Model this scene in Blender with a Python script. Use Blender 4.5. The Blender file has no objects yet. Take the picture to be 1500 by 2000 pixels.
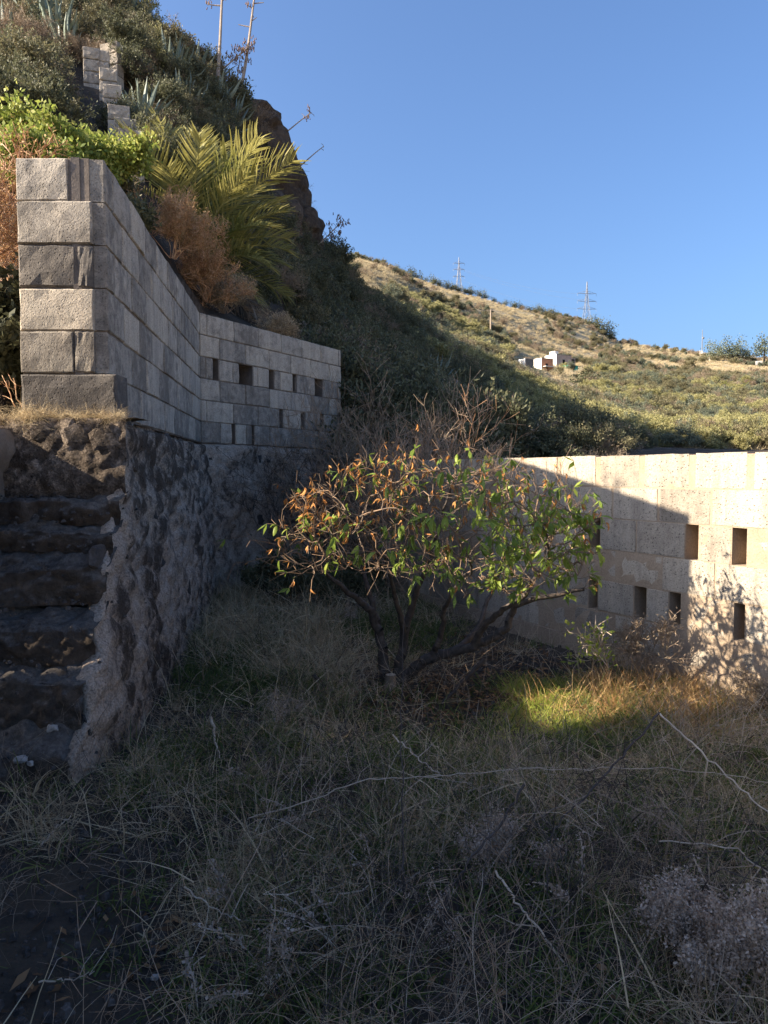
import bpy, math, random
import numpy as np
from mathutils import Vector, Matrix, noise as mnoise

# ------------------------------------------------------------------ camera, sky, sun, exposure
scene = bpy.context.scene
COL = scene.collection
EYE = 1.6
FPX = 1450.0                      # focal length in photograph pixels (1500 x 2000)
PITCH = math.atan(80.0 / FPX)
cam_d = bpy.data.cameras.new("camera")
cam = bpy.data.objects.new("camera", cam_d)
COL.objects.link(cam)
cam.location = (0, 0, EYE)
cam.rotation_euler = (math.pi / 2 - PITCH, 0, 0)
cam_d.sensor_fit = 'HORIZONTAL'
cam_d.sensor_width = 36
cam_d.lens = 36 * FPX / 1500
cam_d.clip_start = 0.05
cam_d.clip_end = 3000
scene.camera = cam

SUN_FROM = Vector((-3.957, -0.794, 2.216)).normalized()     # towards the sun
SUN_EL = math.asin(SUN_FROM.z)
SUN_AZ = math.atan2(SUN_FROM.x, SUN_FROM.y)
world = bpy.data.worlds.new("World")
scene.world = world
world.use_nodes = True
wn = world.node_tree
for n in list(wn.nodes):
    wn.nodes.remove(n)
sky = wn.nodes.new('ShaderNodeTexSky')
sky.sky_type = 'NISHITA'
sky.sun_disc = False
sky.sun_elevation = SUN_EL
sky.sun_rotation = SUN_AZ % (2 * math.pi)
sky.altitude = 300
sky.air_density = 1.0
sky.dust_density = 5.0
sky.ozone_density = 7.0
bg = wn.nodes.new('ShaderNodeBackground')
bg.inputs['Strength'].default_value = 0.08
wo = wn.nodes.new('ShaderNodeOutputWorld')
wn.links.new(sky.outputs[0], bg.inputs[0])
wn.links.new(bg.outputs[0], wo.inputs[0])

sun_d = bpy.data.lights.new("sun", 'SUN')
sun_d.energy = 4.6
sun_d.angle = math.radians(0.55)
sun_d.color = (1.0, 0.86, 0.66)
sun = bpy.data.objects.new("sun", sun_d)
COL.objects.link(sun)
sun.rotation_euler = SUN_FROM.to_track_quat('Z', 'Y').to_euler()
sun.location = (-20, -5, 15)

vs = scene.view_settings
vs.view_transform = 'Standard'
vs.look = 'None'
vs.exposure = 1.85
vs.gamma = 1.0
vs.use_curve_mapping = False
scene.render.engine = 'CYCLES'
scene.cycles.max_bounces = 6
scene.cycles.diffuse_bounces = 3
scene.cycles.transparent_max_bounces = 6
scene.cycles.use_denoising = True

# ------------------------------------------------------------------ helpers
def ray(px, py):
    """direction through a photograph pixel, scaled so that its y (depth) is 1"""
    c, s = math.cos(PITCH), math.sin(PITCH)
    dx = px - 750.0
    up = 1000.0 - py
    y = c * FPX + s * up
    z = -s * FPX + c * up
    return dx / y, z / y

def P(px, py, d):
    a, b = ray(px, py)
    return np.array((a * d, d, EYE + b * d))

def project(X, Y, Z):
    c, s = math.cos(PITCH), math.sin(PITCH)
    zc = Y * c - (Z - EYE) * s
    yc = Y * s + (Z - EYE) * c
    return 750 + FPX * X / zc, 1000 - FPX * yc / zc

def meta(o, label=None, cat=None, group=None, kind=None):
    if label: o['label'] = label
    if cat: o['category'] = cat
    if group: o['group'] = group
    if kind: o['kind'] = kind
    return o

def empty(name, loc, label, cat, group=None, rz=0.0):
    o = bpy.data.objects.new(name, None)
    COL.objects.link(o)
    o.location = loc
    o.rotation_euler = (0, 0, rz)
    o.empty_display_size = 0.1
    return meta(o, label, cat, group)

def mesh_np(name, V, Q, mats, midx=None, smooth=False):
    """all-quad mesh from numpy arrays"""
    V = np.asarray(V, dtype=np.float32).reshape(-1, 3)
    Q = np.asarray(Q, dtype=np.int32).reshape(-1, 4)
    me = bpy.data.meshes.new(name)
    me.vertices.add(len(V))
    me.vertices.foreach_set('co', V.ravel())
    me.loops.add(len(Q) * 4)
    me.loops.foreach_set('vertex_index', Q.ravel())
    me.polygons.add(len(Q))
    me.polygons.foreach_set('loop_start', np.arange(0, len(Q) * 4, 4, dtype=np.int32))
    for m in mats:
        me.materials.append(m)
    if midx is not None:
        me.polygons.foreach_set('material_index', np.asarray(midx, dtype=np.int32))
    me.polygons.foreach_set('use_smooth', np.full(len(Q), bool(smooth)))
    me.update(calc_edges=True)
    return me

def add(name, me, parent=None, loc=None, rot=None, scale=None, coll=None):
    o = bpy.data.objects.new(name, me)
    (coll or COL).objects.link(o)
    if parent is not None:
        o.parent = parent
    if loc is not None: o.location = loc
    if rot is not None: o.rotation_euler = rot
    if scale is not None: o.scale = scale
    return o

class MB:
    """collects quads of several materials and builds them as one mesh"""
    def __init__(self):
        self.V = []; self.Q = []; self.M = []; self.n = 0
    def quads(self, V, Q, m=0):
        V = np.asarray(V, dtype=np.float64).reshape(-1, 3)
        Q = np.asarray(Q, dtype=np.int64).reshape(-1, 4)
        self.V.append(V); self.Q.append(Q + self.n)
        self.M.append(np.full(len(Q), m)); self.n += len(V)
    def box(self, lo, hi, m=0, M=None):
        x0, y0, z0 = lo; x1, y1, z1 = hi
        V = np.array([(x0,y0,z0),(x1,y0,z0),(x1,y1,z0),(x0,y1,z0),(x0,y0,z1),(x1,y0,z1),(x1,y1,z1),(x0,y1,z1)], float)
        if M is not None:
            V = V @ np.array(M.to_3x3()).T + np.array(M.translation)
        self.quads(V, [(0,3,2,1),(4,5,6,7),(0,1,5,4),(1,2,6,5),(2,3,7,6),(3,0,4,7)], m)
    def segs(self, A, B, ra, rb, sides=3, m=0):
        """independent tapered prisms from A[i] to B[i]"""
        A = np.asarray(A, float).reshape(-1, 3); B = np.asarray(B, float).reshape(-1, 3)
        n = len(A)
        if n == 0: return
        ra = np.broadcast_to(np.asarray(ra, float), (n,)); rb = np.broadcast_to(np.asarray(rb, float), (n,))
        D = B - A
        L = np.linalg.norm(D, axis=1, keepdims=True); D = D / np.maximum(L, 1e-9)
        H = np.where(np.abs(D[:, 2:3]) < 0.9, np.array([[0, 0, 1.0]]), np.array([[1.0, 0, 0]]))
        U = np.cross(D, H); U /= np.linalg.norm(U, axis=1, keepdims=True)
        W = np.cross(D, U)
        ang = np.arange(sides) * 2 * math.pi / sides
        ca, sa = np.cos(ang), np.sin(ang)
        off = U[:, None, :] * ca[None, :, None] + W[:, None, :] * sa[None, :, None]
        VA = A[:, None, :] + off * ra[:, None, None]
        VB = B[:, None, :] + off * rb[:, None, None]
        V = np.concatenate([VA, VB], axis=1).reshape(-1, 3)
        k = np.arange(sides); k2 = (k + 1) % sides
        q = np.stack([k, k2, k2 + sides, k + sides], axis=1)
        Q = (np.arange(n)[:, None, None] * 2 * sides + q[None]).reshape(-1, 4)
        self.quads(V, Q, m)
    def tube(self, pts, rad, sides=6, m=0):
        pts = np.asarray(pts, float); n = len(pts)
        rad = np.broadcast_to(np.asarray(rad, float), (n,))
        T = np.gradient(pts, axis=0); T /= np.maximum(np.linalg.norm(T, axis=1, keepdims=True), 1e-9)
        u = np.cross(T[0], (0.3, 0.2, 1.0) if abs(T[0][2]) < 0.9 else (1.0, 0.2, 0)); u /= np.linalg.norm(u)
        V = []
        ang = np.arange(sides) * 2 * math.pi / sides
        for i in range(n):
            u = u - T[i] * np.dot(u, T[i]); u /= max(np.linalg.norm(u), 1e-9)
            w = np.cross(T[i], u)
            V.append(pts[i] + rad[i] * (np.cos(ang)[:, None] * u + np.sin(ang)[:, None] * w))
        V = np.concatenate(V)
        Q = []
        for i in range(n - 1):
            for k in range(sides):
                k2 = (k + 1) % sides
                Q.append((i*sides+k, i*sides+k2, (i+1)*sides+k2, (i+1)*sides+k))
        self.quads(V, Q, m)
        # end caps (tiny quads)
        c0 = len(V)
    def leaves(self, C, D, N, L, W, m=0):
        """diamond leaves: base C, direction D, side vector from normal N"""
        C = np.asarray(C, float).reshape(-1, 3); D = np.asarray(D, float).reshape(-1, 3); N = np.asarray(N, float).reshape(-1, 3)
        n = len(C)
        if n == 0: return
        D = D / np.maximum(np.linalg.norm(D, axis=1, keepdims=True), 1e-9)
        S = np.cross(D, N); S /= np.maximum(np.linalg.norm(S, axis=1, keepdims=True), 1e-9)
        L = np.broadcast_to(np.asarray(L, float), (n,))[:, None]; W = np.broadcast_to(np.asarray(W, float), (n,))[:, None]
        V = np.stack([C, C + D * L * .45 + S * W * .5, C + D * L, C + D * L * .45 - S * W * .5], axis=1).reshape(-1, 3)
        Q = np.arange(n * 4).reshape(-1, 4)
        self.quads(V, Q, m)
    def mesh(self, name, mats, smooth=False):
        return mesh_np(name, np.concatenate(self.V), np.concatenate(self.Q), mats, np.concatenate(self.M), smooth)
    def build(self, name, mats, parent=None, smooth=False, **k):
        return add(name, self.mesh(name, mats, smooth), parent, **k)

def fbm(x, y, z, o=4):
    return mnoise.fractal(Vector((x, y, z)), 1.0, 2.0, o)

def unit(v):
    v = np.asarray(v, float)
    return v / max(np.linalg.norm(v), 1e-9)

# ------------------------------------------------------------------ materials
def new_mat(name):
    m = bpy.data.materials.new(name)
    m.use_nodes = True
    nt = m.node_tree
    for n in list(nt.nodes): nt.nodes.remove(n)
    out = nt.nodes.new('ShaderNodeOutputMaterial')
    return m, nt, out

def nd(nt, typ, **kw):
    n = nt.nodes.new(typ)
    for k, v in kw.items(): setattr(n, k, v)
    return n

def noise_n(nt, scale, detail=6, rough=.6, vec=None, dist=0.0):
    n = nt.nodes.new('ShaderNodeTexNoise')
    n.inputs['Scale'].default_value = scale
    n.inputs['Detail'].default_value = detail
    n.inputs['Roughness'].default_value = rough
    n.inputs['Distortion'].default_value = dist
    if vec is not None: nt.links.new(vec, n.inputs['Vector'])
    return n

def ramp_n(nt, fac, stops, interp='LINEAR'):
    r = nt.nodes.new('ShaderNodeValToRGB')
    r.color_ramp.interpolation = interp
    e = r.color_ramp.elements
    while len(e) < len(stops): e.new(0.5)
    for el, (p, c) in zip(e, stops):
        el.position = p
        el.color = (*c, 1) if len(c) == 3 else c
    nt.links.new(fac, r.inputs[0])
    return r

def mix_n(nt, fac, a, b, blend='MIX'):
    m = nt.nodes.new('ShaderNodeMix')
    m.data_type = 'RGBA'; m.blend_type = blend
    if isinstance(fac, (int, float)): m.inputs[0].default_value = fac
    else: nt.links.new(fac, m.inputs[0])
    for i, v in ((6, a), (7, b)):
        if isinstance(v, tuple): m.inputs[i].default_value = (*v, 1)
        else: nt.links.new(v, m.inputs[i])
    return m.outputs[2]

def math_n(nt, op, a, b=None, clamp=False):
    m = nt.nodes.new('ShaderNodeMath'); m.operation = op; m.use_clamp = clamp
    for i, v in ((0, a), (1, b)):
        if v is None: continue
        if isinstance(v, (int, float)): m.inputs[i].default_value = v
        else: nt.links.new(v, m.inputs[i])
    return m.outputs[0]

def bump_n(nt, h, strength, dist):
    b = nt.nodes.new('ShaderNodeBump')
    b.inputs['Strength'].default_value = strength
    b.inputs['Distance'].default_value = dist
    nt.links.new(h, b.inputs['Height'])
    return b.outputs[0]

def finish(nt, out, col, rough=.9, normal=None, spec=.2):
    p = nt.nodes.new('ShaderNodeBsdfPrincipled')
    if isinstance(col, tuple): p.inputs['Base Color'].default_value = (*col, 1)
    else: nt.links.new(col, p.inputs['Base Color'])
    p.inputs['Roughness'].default_value = rough
    p.inputs['Specular IOR Level'].default_value = spec
    if normal is not None: nt.links.new(normal, p.inputs['Normal'])
    nt.links.new(p.outputs[0], out.inputs[0])
    return p

def plain_mat(name, c, rough=.8, var=.25, scale=8, spec=.2, metal=0.0):
    m, nt, out = new_mat(name)
    pos = nd(nt, 'ShaderNodeNewGeometry').outputs['Position']
    n = noise_n(nt, scale, 5, .6, pos)
    a = tuple(x * (1 - var) for x in c); b = tuple(min(1, x * (1 + var)) for x in c)
    r = ramp_n(nt, n.outputs[0], [(.3, a), (.7, b)])
    p = finish(nt, out, r.outputs[0], rough, bump_n(nt, n.outputs[0], .2, .01), spec)
    p.inputs['Metallic'].default_value = metal
    return m

def leaf_mat(name, stops, trans=.35, rough=.6, objvar=.3, spec=.25):
    """per-leaf (island) and per-plant colour variation, thin translucency"""
    m, nt, out = new_mat(name)
    g = nd(nt, 'ShaderNodeNewGeometry'); oi = nd(nt, 'ShaderNodeObjectInfo')
    a = math_n(nt, 'MULTIPLY', g.outputs['Random Per Island'], 1 - objvar)
    b = math_n(nt, 'MULTIPLY', oi.outputs['Random'], objvar)
    f = math_n(nt, 'ADD', a, b)
    n = len(stops)
    r = ramp_n(nt, f, [(.12 + .76 * i / max(1, n - 1), c) for i, c in enumerate(stops)])
    p = nd(nt, 'ShaderNodeBsdfPrincipled')
    nt.links.new(r.outputs[0], p.inputs['Base Color'])
    p.inputs['Roughness'].default_value = rough
    p.inputs['Specular IOR Level'].default_value = spec
    t = nd(nt, 'ShaderNodeBsdfTranslucent')
    nt.links.new(r.outputs[0], t.inputs[0])
    mx = nd(nt, 'ShaderNodeMixShader'); mx.inputs[0].default_value = trans
    nt.links.new(p.outputs[0], mx.inputs[1]); nt.links.new(t.outputs[0], mx.inputs[2])
    nt.links.new(mx.outputs[0], out.inputs[0])
    return m

def block_mat(name, base, warm, lichen_amt, pit=60.0):
    """porous volcanic-aggregate concrete block with lichen patches and smeared cement"""
    m, nt, out = new_mat(name)
    pos = nd(nt, 'ShaderNodeNewGeometry').outputs['Position']
    oi = nd(nt, 'ShaderNodeObjectInfo')
    # offset per block so that neighbours differ
    n1 = noise_n(nt, 2.2, 7, .62, pos)
    n2 = noise_n(nt, 11, 6, .7, pos, .5)
    n3 = noise_n(nt, 90, 4, .7, pos)
    vor = nd(nt, 'ShaderNodeTexVoronoi'); vor.inputs['Scale'].default_value = pit
    nt.links.new(pos, vor.inputs['Vector'])
    c = mix_n(nt, ramp_n(nt, n1.outputs[0], [(.35, (0,0,0)), (.65, (1,1,1))]).outputs[0], base, warm)
    sh = ramp_n(nt, oi.outputs['Random'], [(0, (.80,.79,.78)), (.5, (1,1,1)), (1, (1.12,1.1,1.06))])
    c = mix_n(nt, 1.0, c, sh.outputs[0], 'MULTIPLY')
    mp = nd(nt, 'ShaderNodeMapping'); mp.inputs['Scale'].default_value = (9, 9, 1.1); nt.links.new(pos, mp.inputs['Vector'])
    stk = noise_n(nt, 1.0, 6, .65, mp.outputs[0], .3)
    c = mix_n(nt, .75, c, ramp_n(nt, stk.outputs[0], [(.32, (.62,.61,.62)), (.5, (.95,.95,.95)), (.66, (1.16,1.12,1.08))]).outputs[0], 'MULTIPLY')
    fine = ramp_n(nt, n3.outputs[0], [(.3, (.6,.6,.6)), (.6, (1.1,1.1,1.1))])
    c = mix_n(nt, .8, c, fine.outputs[0], 'MULTIPLY')
    pits = ramp_n(nt, vor.outputs['Distance'], [(.10, (.25,.25,.25)), (.30, (1,1,1))])
    pm = ramp_n(nt, n2.outputs[0], [(.36, (0,0,0)), (.54, (1,1,1))])
    c = mix_n(nt, math_n(nt, 'MULTIPLY', pm.outputs[0], .95), c, mix_n(nt, 1.0, c, pits.outputs[0], 'MULTIPLY'))
    # dark lichen / soot patches, heavier on some blocks
    lm = math_n(nt, 'ADD', math_n(nt, 'MULTIPLY', n2.outputs[0], .65), math_n(nt, 'MULTIPLY', n1.outputs[0], .6))
    lm = math_n(nt, 'ADD', lm, math_n(nt, 'MULTIPLY', oi.outputs['Random'], -.14))
    sz = nd(nt, 'ShaderNodeSeparateXYZ'); nt.links.new(pos, sz.inputs[0])
    mr = nd(nt, 'ShaderNodeMapRange'); mr.inputs[1].default_value = 1.9; mr.inputs[2].default_value = 2.45; mr.inputs[3].default_value = .13 * lichen_amt ** 3; mr.inputs[4].default_value = 0.0
    nt.links.new(sz.outputs[2], mr.inputs[0])
    lm = math_n(nt, 'ADD', lm, mr.outputs[0])          # moss and soot creeping up from the foot of the wall
    lf = ramp_n(nt, lm, [(.50 + .12 * (1 - lichen_amt), (0,0,0)), (.66 + .12 * (1 - lichen_amt), (1,1,1))])
    c = mix_n(nt, math_n(nt, 'MULTIPLY', lf.outputs[0], .55 * lichen_amt + .1), c, (.055, .05, .048))
    h = math_n(nt, 'ADD', math_n(nt, 'MULTIPLY', n3.outputs[0], .5), math_n(nt, 'MULTIPLY', pits.outputs[0], .6))
    h = math_n(nt, 'ADD', h, math_n(nt, 'MULTIPLY', n2.outputs[0], .8))
    finish(nt, out, c, .95, bump_n(nt, h, .7, .012), .1)
    return m

M_BLOCK = block_mat('block_concrete', (.385,.345,.295), (.465,.41,.345), .8)
M_BLOCK_DARK = block_mat('block_weathered', (.11,.10,.094), (.20,.18,.162), 1.0, 45)
M_BLOCK_R = block_mat('block_pale', (.35,.31,.265), (.43,.375,.31), .4, 42)

def mortar_mat(name, a, b):
    m, nt, out = new_mat(name)
    pos = nd(nt, 'ShaderNodeNewGeometry').outputs['Position']
    n1 = noise_n(nt, 5, 7, .65, pos); n2 = noise_n(nt, 70, 4, .7, pos)
    c = ramp_n(nt, n1.outputs[0], [(.3, a), (.7, b)]).outputs[0]
    c = mix_n(nt, .6, c, ramp_n(nt, n2.outputs[0], [(.3, (.6,.6,.6)), (.65, (1.1,1.1,1.1))]).outputs[0], 'MULTIPLY')
    h = math_n(nt, 'ADD', n1.outputs[0], math_n(nt, 'MULTIPLY', n2.outputs[0], .4))
    finish(nt, out, c, .95, bump_n(nt, h, .7, .012), .1)
    return m
M_MORTAR = mortar_mat('mortar_grey', (.13,.11,.095), (.24,.20,.17))
M_MORTAR_R = mortar_mat('mortar_tan', (.29,.22,.16), (.38,.30,.225))

def rubble_mat(name, dark_bias=0.0):
    m, nt, out = new_mat(name)
    pos = nd(nt, 'ShaderNodeNewGeometry').outputs['Position']
    mp = nd(nt, 'ShaderNodeMapping'); mp.inputs['Scale'].default_value = (1, 1, .7)
    nt.links.new(pos, mp.inputs['Vector'])
    n1 = noise_n(nt, 2.6, 8, .68, mp.outputs[0], .6)
    n2 = noise_n(nt, 17, 7, .75, pos, .4)
    n3 = noise_n(nt, 75, 4, .7, pos)
    f = math_n(nt, 'ADD', math_n(nt, 'MULTIPLY', n1.outputs[0], .62), math_n(nt, 'MULTIPLY', n2.outputs[0], .42))
    at = nd(nt, 'ShaderNodeAttribute'); at.attribute_name = 'pale'
    f = math_n(nt, 'ADD', f, at.outputs['Fac'])
    vo = nd(nt, 'ShaderNodeTexVoronoi'); vo.inputs['Scale'].default_value = 34; nt.links.new(pos, vo.inputs['Vector'])
    r = ramp_n(nt, f, [(.40 + dark_bias, (.10,.08,.066)), (.45 + dark_bias, (.20,.163,.135)), (.50 + dark_bias, (.40,.325,.265)), (.59 + dark_bias, (.55,.455,.375))])
    c = mix_n(nt, .85, r.outputs[0], ramp_n(nt, n3.outputs[0], [(.32, (.35,.35,.36)), (.6, (1.15,1.13,1.1))]).outputs[0], 'MULTIPLY')
    pit = ramp_n(nt, vo.outputs['Distance'], [(.08, (.2,.2,.2)), (.28, (1,1,1))])
    pm = ramp_n(nt, n2.outputs[0], [(.40, (.9,.9,.9)), (.56, (0,0,0))])
    c = mix_n(nt, pm.outputs[0], c, mix_n(nt, 1.0, c, pit.outputs[0], 'MULTIPLY'))
    h = math_n(nt, 'ADD', math_n(nt, 'MULTIPLY', n2.outputs[0], 1.2), math_n(nt, 'MULTIPLY', n3.outputs[0], .45))
    h = math_n(nt, 'ADD', h, math_n(nt, 'MULTIPLY', pit.outputs[0], .35))
    finish(nt, out, c, .95, bump_n(nt, h, 1.0, .03), .1)
    return m
M_RUBBLE = rubble_mat('rubble_mortar')
M_RUBBLE_DARK = rubble_mat('rubble_dark', .075)

def rock_mat(name, a, b, c_):
    m, nt, out = new_mat(name)
    pos = nd(nt, 'ShaderNodeNewGeometry').outputs['Position']
    oi = nd(nt, 'ShaderNodeObjectInfo')
    n1 = noise_n(nt, 6, 8, .7, pos, .3); n3 = noise_n(nt, 60, 4, .75, pos)
    r = ramp_n(nt, n1.outputs[0], [(.3, a), (.55, b), (.75, c_)])
    c = mix_n(nt, .8, r.outputs[0], ramp_n(nt, n3.outputs[0], [(.3, (.45,.45,.45)), (.65, (1.2,1.2,1.2))]).outputs[0], 'MULTIPLY')
    c = mix_n(nt, 1.0, c, ramp_n(nt, oi.outputs['Random'], [(0, (.7,.7,.7)), (1, (1.25,1.2,1.15))]).outputs[0], 'MULTIPLY')
    h = math_n(nt, 'ADD', n1.outputs[0], math_n(nt, 'MULTIPLY', n3.outputs[0], .3))
    finish(nt, out, c, .92, bump_n(nt, h, .9, .03), .15)
    return m
M_STONE = rock_mat('basalt', (.05,.046,.045), (.095,.086,.082), (.19,.17,.155))
def step_mat():
    """dark brown rock whose upward faces carry grey ash and grit"""
    m, nt, out = new_mat('step_rock')
    g = nd(nt, 'ShaderNodeNewGeometry'); pos = g.outputs['Position']
    n1 = noise_n(nt, 5, 8, .7, pos, .4); n2 = noise_n(nt, 26, 6, .75, pos); n3 = noise_n(nt, 110, 3, .8, pos)
    rock = ramp_n(nt, n1.outputs[0], [(.3, (.045,.036,.03)), (.55, (.10,.08,.065)), (.75, (.20,.165,.135))]).outputs[0]
    ashc = ramp_n(nt, n2.outputs[0], [(.35, (.095,.083,.075)), (.65, (.165,.148,.134))]).outputs[0]
    sp = ramp_n(nt, n3.outputs[0], [(.64, (0,0,0)), (.70, (1,1,1))])
    ashc = mix_n(nt, math_n(nt, 'MULTIPLY', sp.outputs[0], .6), ashc, (.38,.37,.36))
    sep = nd(nt, 'ShaderNodeSeparateXYZ'); nt.links.new(g.outputs['Normal'], sep.inputs[0])
    f = math_n(nt, 'ADD', sep.outputs[2], math_n(nt, 'MULTIPLY', n1.outputs[0], .5))
    c = mix_n(nt, ramp_n(nt, f, [(.62, (0,0,0)), (.85, (1,1,1))]).outputs[0], rock, ashc)
    c = mix_n(nt, .7, c, ramp_n(nt, n2.outputs[0], [(.3, (.55,.55,.55)), (.7, (1.25,1.22,1.2))]).outputs[0], 'MULTIPLY')
    h = math_n(nt, 'ADD', n1.outputs[0], math_n(nt, 'MULTIPLY', n2.outputs[0], .6))
    finish(nt, out, c, .95, bump_n(nt, h, 1.0, .03), .1)
    return m
M_STEP = step_mat()
M_CRAG = rock_mat('crag_rock', (.05,.038,.03), (.10,.076,.058), (.18,.14,.108))
M_PALE = rock_mat('pale_stone', (.3,.29,.29), (.42,.41,.4), (.55,.53,.5))

def soil_mat():
    m, nt, out = new_mat('yard_soil')
    pos = nd(nt, 'ShaderNodeNewGeometry').outputs['Position']
    n1 = noise_n(nt, 1.3, 7, .65, pos); n2 = noise_n(nt, 14, 7, .75, pos); n3 = noise_n(nt, 120, 3, .8, pos)
    c = ramp_n(nt, n1.outputs[0], [(.35, (.05,.048,.048)), (.5, (.075,.065,.056)), (.65, (.11,.09,.068))]).outputs[0]
    c = mix_n(nt, .7, c, ramp_n(nt, n2.outputs[0], [(.3, (.55,.55,.55)), (.7, (1.3,1.25,1.2))]).outputs[0], 'MULTIPLY')
    sp = ramp_n(nt, n3.outputs[0], [(.66, (0,0,0)), (.72, (1,1,1))])
    c = mix_n(nt, math_n(nt, 'MULTIPLY', sp.outputs[0], .5), c, (.16,.15,.145))
    at = nd(nt, 'ShaderNodeAttribute'); at.attribute_name = 'bounce_field'
    strawc = ramp_n(nt, n1.outputs[0], [(.3, (.40,.325,.215)), (.7, (.52,.435,.30))]).outputs[0]  # pale straw tone for unseen outer ground, bounces light into the shade
    c = mix_n(nt, at.outputs['Fac'], c, strawc)
    h = math_n(nt, 'ADD', n2.outputs[0], math_n(nt, 'MULTIPLY', n3.outputs[0], .35))
    finish(nt, out, c, .97, bump_n(nt, h, 1.0, .03), .08)
    return m
M_SOIL = soil_mat()

def hill_mat():
    m, nt, out = new_mat('hill_ground')
    g = nd(nt, 'ShaderNodeNewGeometry'); pos = g.outputs['Position']
    n1 = noise_n(nt, .05, 8, .65, pos); n2 = noise_n(nt, .9, 8, .7, pos); n3 = noise_n(nt, 9, 6, .75, pos)
    straw = ramp_n(nt, n2.outputs[0], [(.3, (.24,.20,.13)), (.5, (.34,.285,.19)), (.7, (.43,.365,.25))]).outputs[0]
    olive = ramp_n(nt, n2.outputs[0], [(.3, (.13,.12,.065)), (.7, (.28,.245,.14))]).outputs[0]
    c = mix_n(nt, ramp_n(nt, n1.outputs[0], [(.45, (0,0,0)), (.62, (1,1,1))]).outputs[0], straw, olive)
    # near slope is darker volcanic earth (attribute painted from the terrain's own zones)
    at = nd(nt, 'ShaderNodeAttribute'); at.attribute_name = 'earth'
    earth = ramp_n(nt, n2.outputs[0], [(.3, (.045,.038,.033)), (.7, (.10,.082,.066))]).outputs[0]
    c = mix_n(nt, at.outputs['Fac'], c, earth)
    at2 = nd(nt, 'ShaderNodeAttribute'); at2.attribute_name = 'bare'
    bare = ramp_n(nt, n3.outputs[0], [(.3, (.13,.11,.09)), (.7, (.24,.205,.165))]).outputs[0]
    c = mix_n(nt, at2.outputs['Fac'], c, bare)
    sep = nd(nt, 'ShaderNodeSeparateXYZ'); nt.links.new(g.outputs['True Normal'], sep.inputs[0])
    steep = ramp_n(nt, sep.outputs[2], [(.42, (1,1,1)), (.60, (0,0,0))])
    rock = ramp_n(nt, n3.outputs[0], [(.3, (.045,.035,.03)), (.5, (.10,.078,.062)), (.7, (.17,.13,.10))]).outputs[0]
    c = mix_n(nt, steep.outputs[0], c, rock)
    c = mix_n(nt, .6, c, ramp_n(nt, n3.outputs[0], [(.3, (.6,.6,.6)), (.7, (1.2,1.2,1.2))]).outputs[0], 'MULTIPLY')
    h = math_n(nt, 'ADD', n2.outputs[0], math_n(nt, 'MULTIPLY', n3.outputs[0], .3))
    finish(nt, out, c, .97, bump_n(nt, h, .8, .25), .05)
    return m
M_HILL = hill_mat()

M_BARK = plain_mat('bark_dark', (.075,.062,.055), .9, .45, 25)
M_TWIG = plain_mat('twig_grey', (.26,.195,.14), .85, .35, 12)
M_TWIG_TREE = leaf_mat('twig_tree', [(.10,.07,.055), (.17,.125,.09), (.26,.17,.11)], .05, .8)
M_TWIG_RED = leaf_mat('twig_rust', [(.36,.18,.09), (.54,.31,.17), (.64,.44,.28)], .1)
M_TWIG_DARK = plain_mat('twig_dark', (.06,.05,.045), .9, .4, 12)
M_TWIG_PALE = plain_mat('twig_pale', (.44,.355,.27), .85, .3, 12)
M_LEAF_TREE = leaf_mat('tree_leaf_green', [(.12,.18,.035), (.22,.30,.055), (.38,.42,.09)], .45, .45)
M_LEAF_DRY = leaf_mat('tree_leaf_dry', [(.26,.10,.03), (.45,.20,.06), (.55,.30,.11)], .3, .7)
M_STRAW = leaf_mat('straw', [(.30,.225,.13), (.49,.38,.235), (.64,.53,.345)], .25, .8, .4)
M_STRAW_RED = leaf_mat('straw_rust', [(.30,.16,.07), (.48,.30,.14), (.58,.42,.23)], .3, .8, .4)
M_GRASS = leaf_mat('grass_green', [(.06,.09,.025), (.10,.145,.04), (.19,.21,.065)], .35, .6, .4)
M_GRASS_SUN = leaf_mat('grass_sun_tone', [(.22,.30,.05), (.36,.42,.08), (.50,.48,.14)], .45, .6, .4)  # brighter copy of the green grass, sunlight put into its colour
M_LITTER = leaf_mat('leaf_litter', [(.07,.04,.022), (.16,.085,.04), (.27,.16,.08)], .1, .85, .1)
M_GREYWEED = leaf_mat('weed_grey', [(.22,.17,.13), (.36,.285,.225), (.50,.41,.34)], .15, .85, .3)
M_B_DARK = leaf_mat('shrub_dark', [(.07,.075,.042), (.105,.11,.06), (.16,.16,.088)], .3)
M_B_OLIVE = leaf_mat('shrub_olive', [(.105,.098,.055), (.165,.15,.08), (.25,.225,.125)], .3)
M_B_LIME = leaf_mat('shrub_lime', [(.15,.20,.04), (.27,.31,.065), (.46,.44,.13)], .4)
M_B_VALLEY = leaf_mat('shrub_valley', [(.19,.185,.075), (.31,.29,.125), (.46,.42,.21)], .35)
M_B_GREY = leaf_mat('shrub_greygreen', [(.08,.095,.065), (.13,.15,.10), (.20,.22,.155)], .25)
M_B_DRY = leaf_mat('shrub_dry', [(.14,.105,.07), (.23,.175,.12), (.33,.265,.185)], .2)
M_B_TAN = leaf_mat('clump_tan', [(.36,.29,.17), (.48,.39,.24), (.58,.48,.32)], .2)
M_AGAVE = leaf_mat('agave_leaf', [(.10,.135,.11), (.15,.19,.155), (.21,.25,.20)], .08, .5, .7)
M_STALK = plain_mat('agave_stalk', (.30,.25,.21), .85, .3, 6)
M_POD = plain_mat('agave_pod', (.16,.10,.07), .85, .3, 6)

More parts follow.
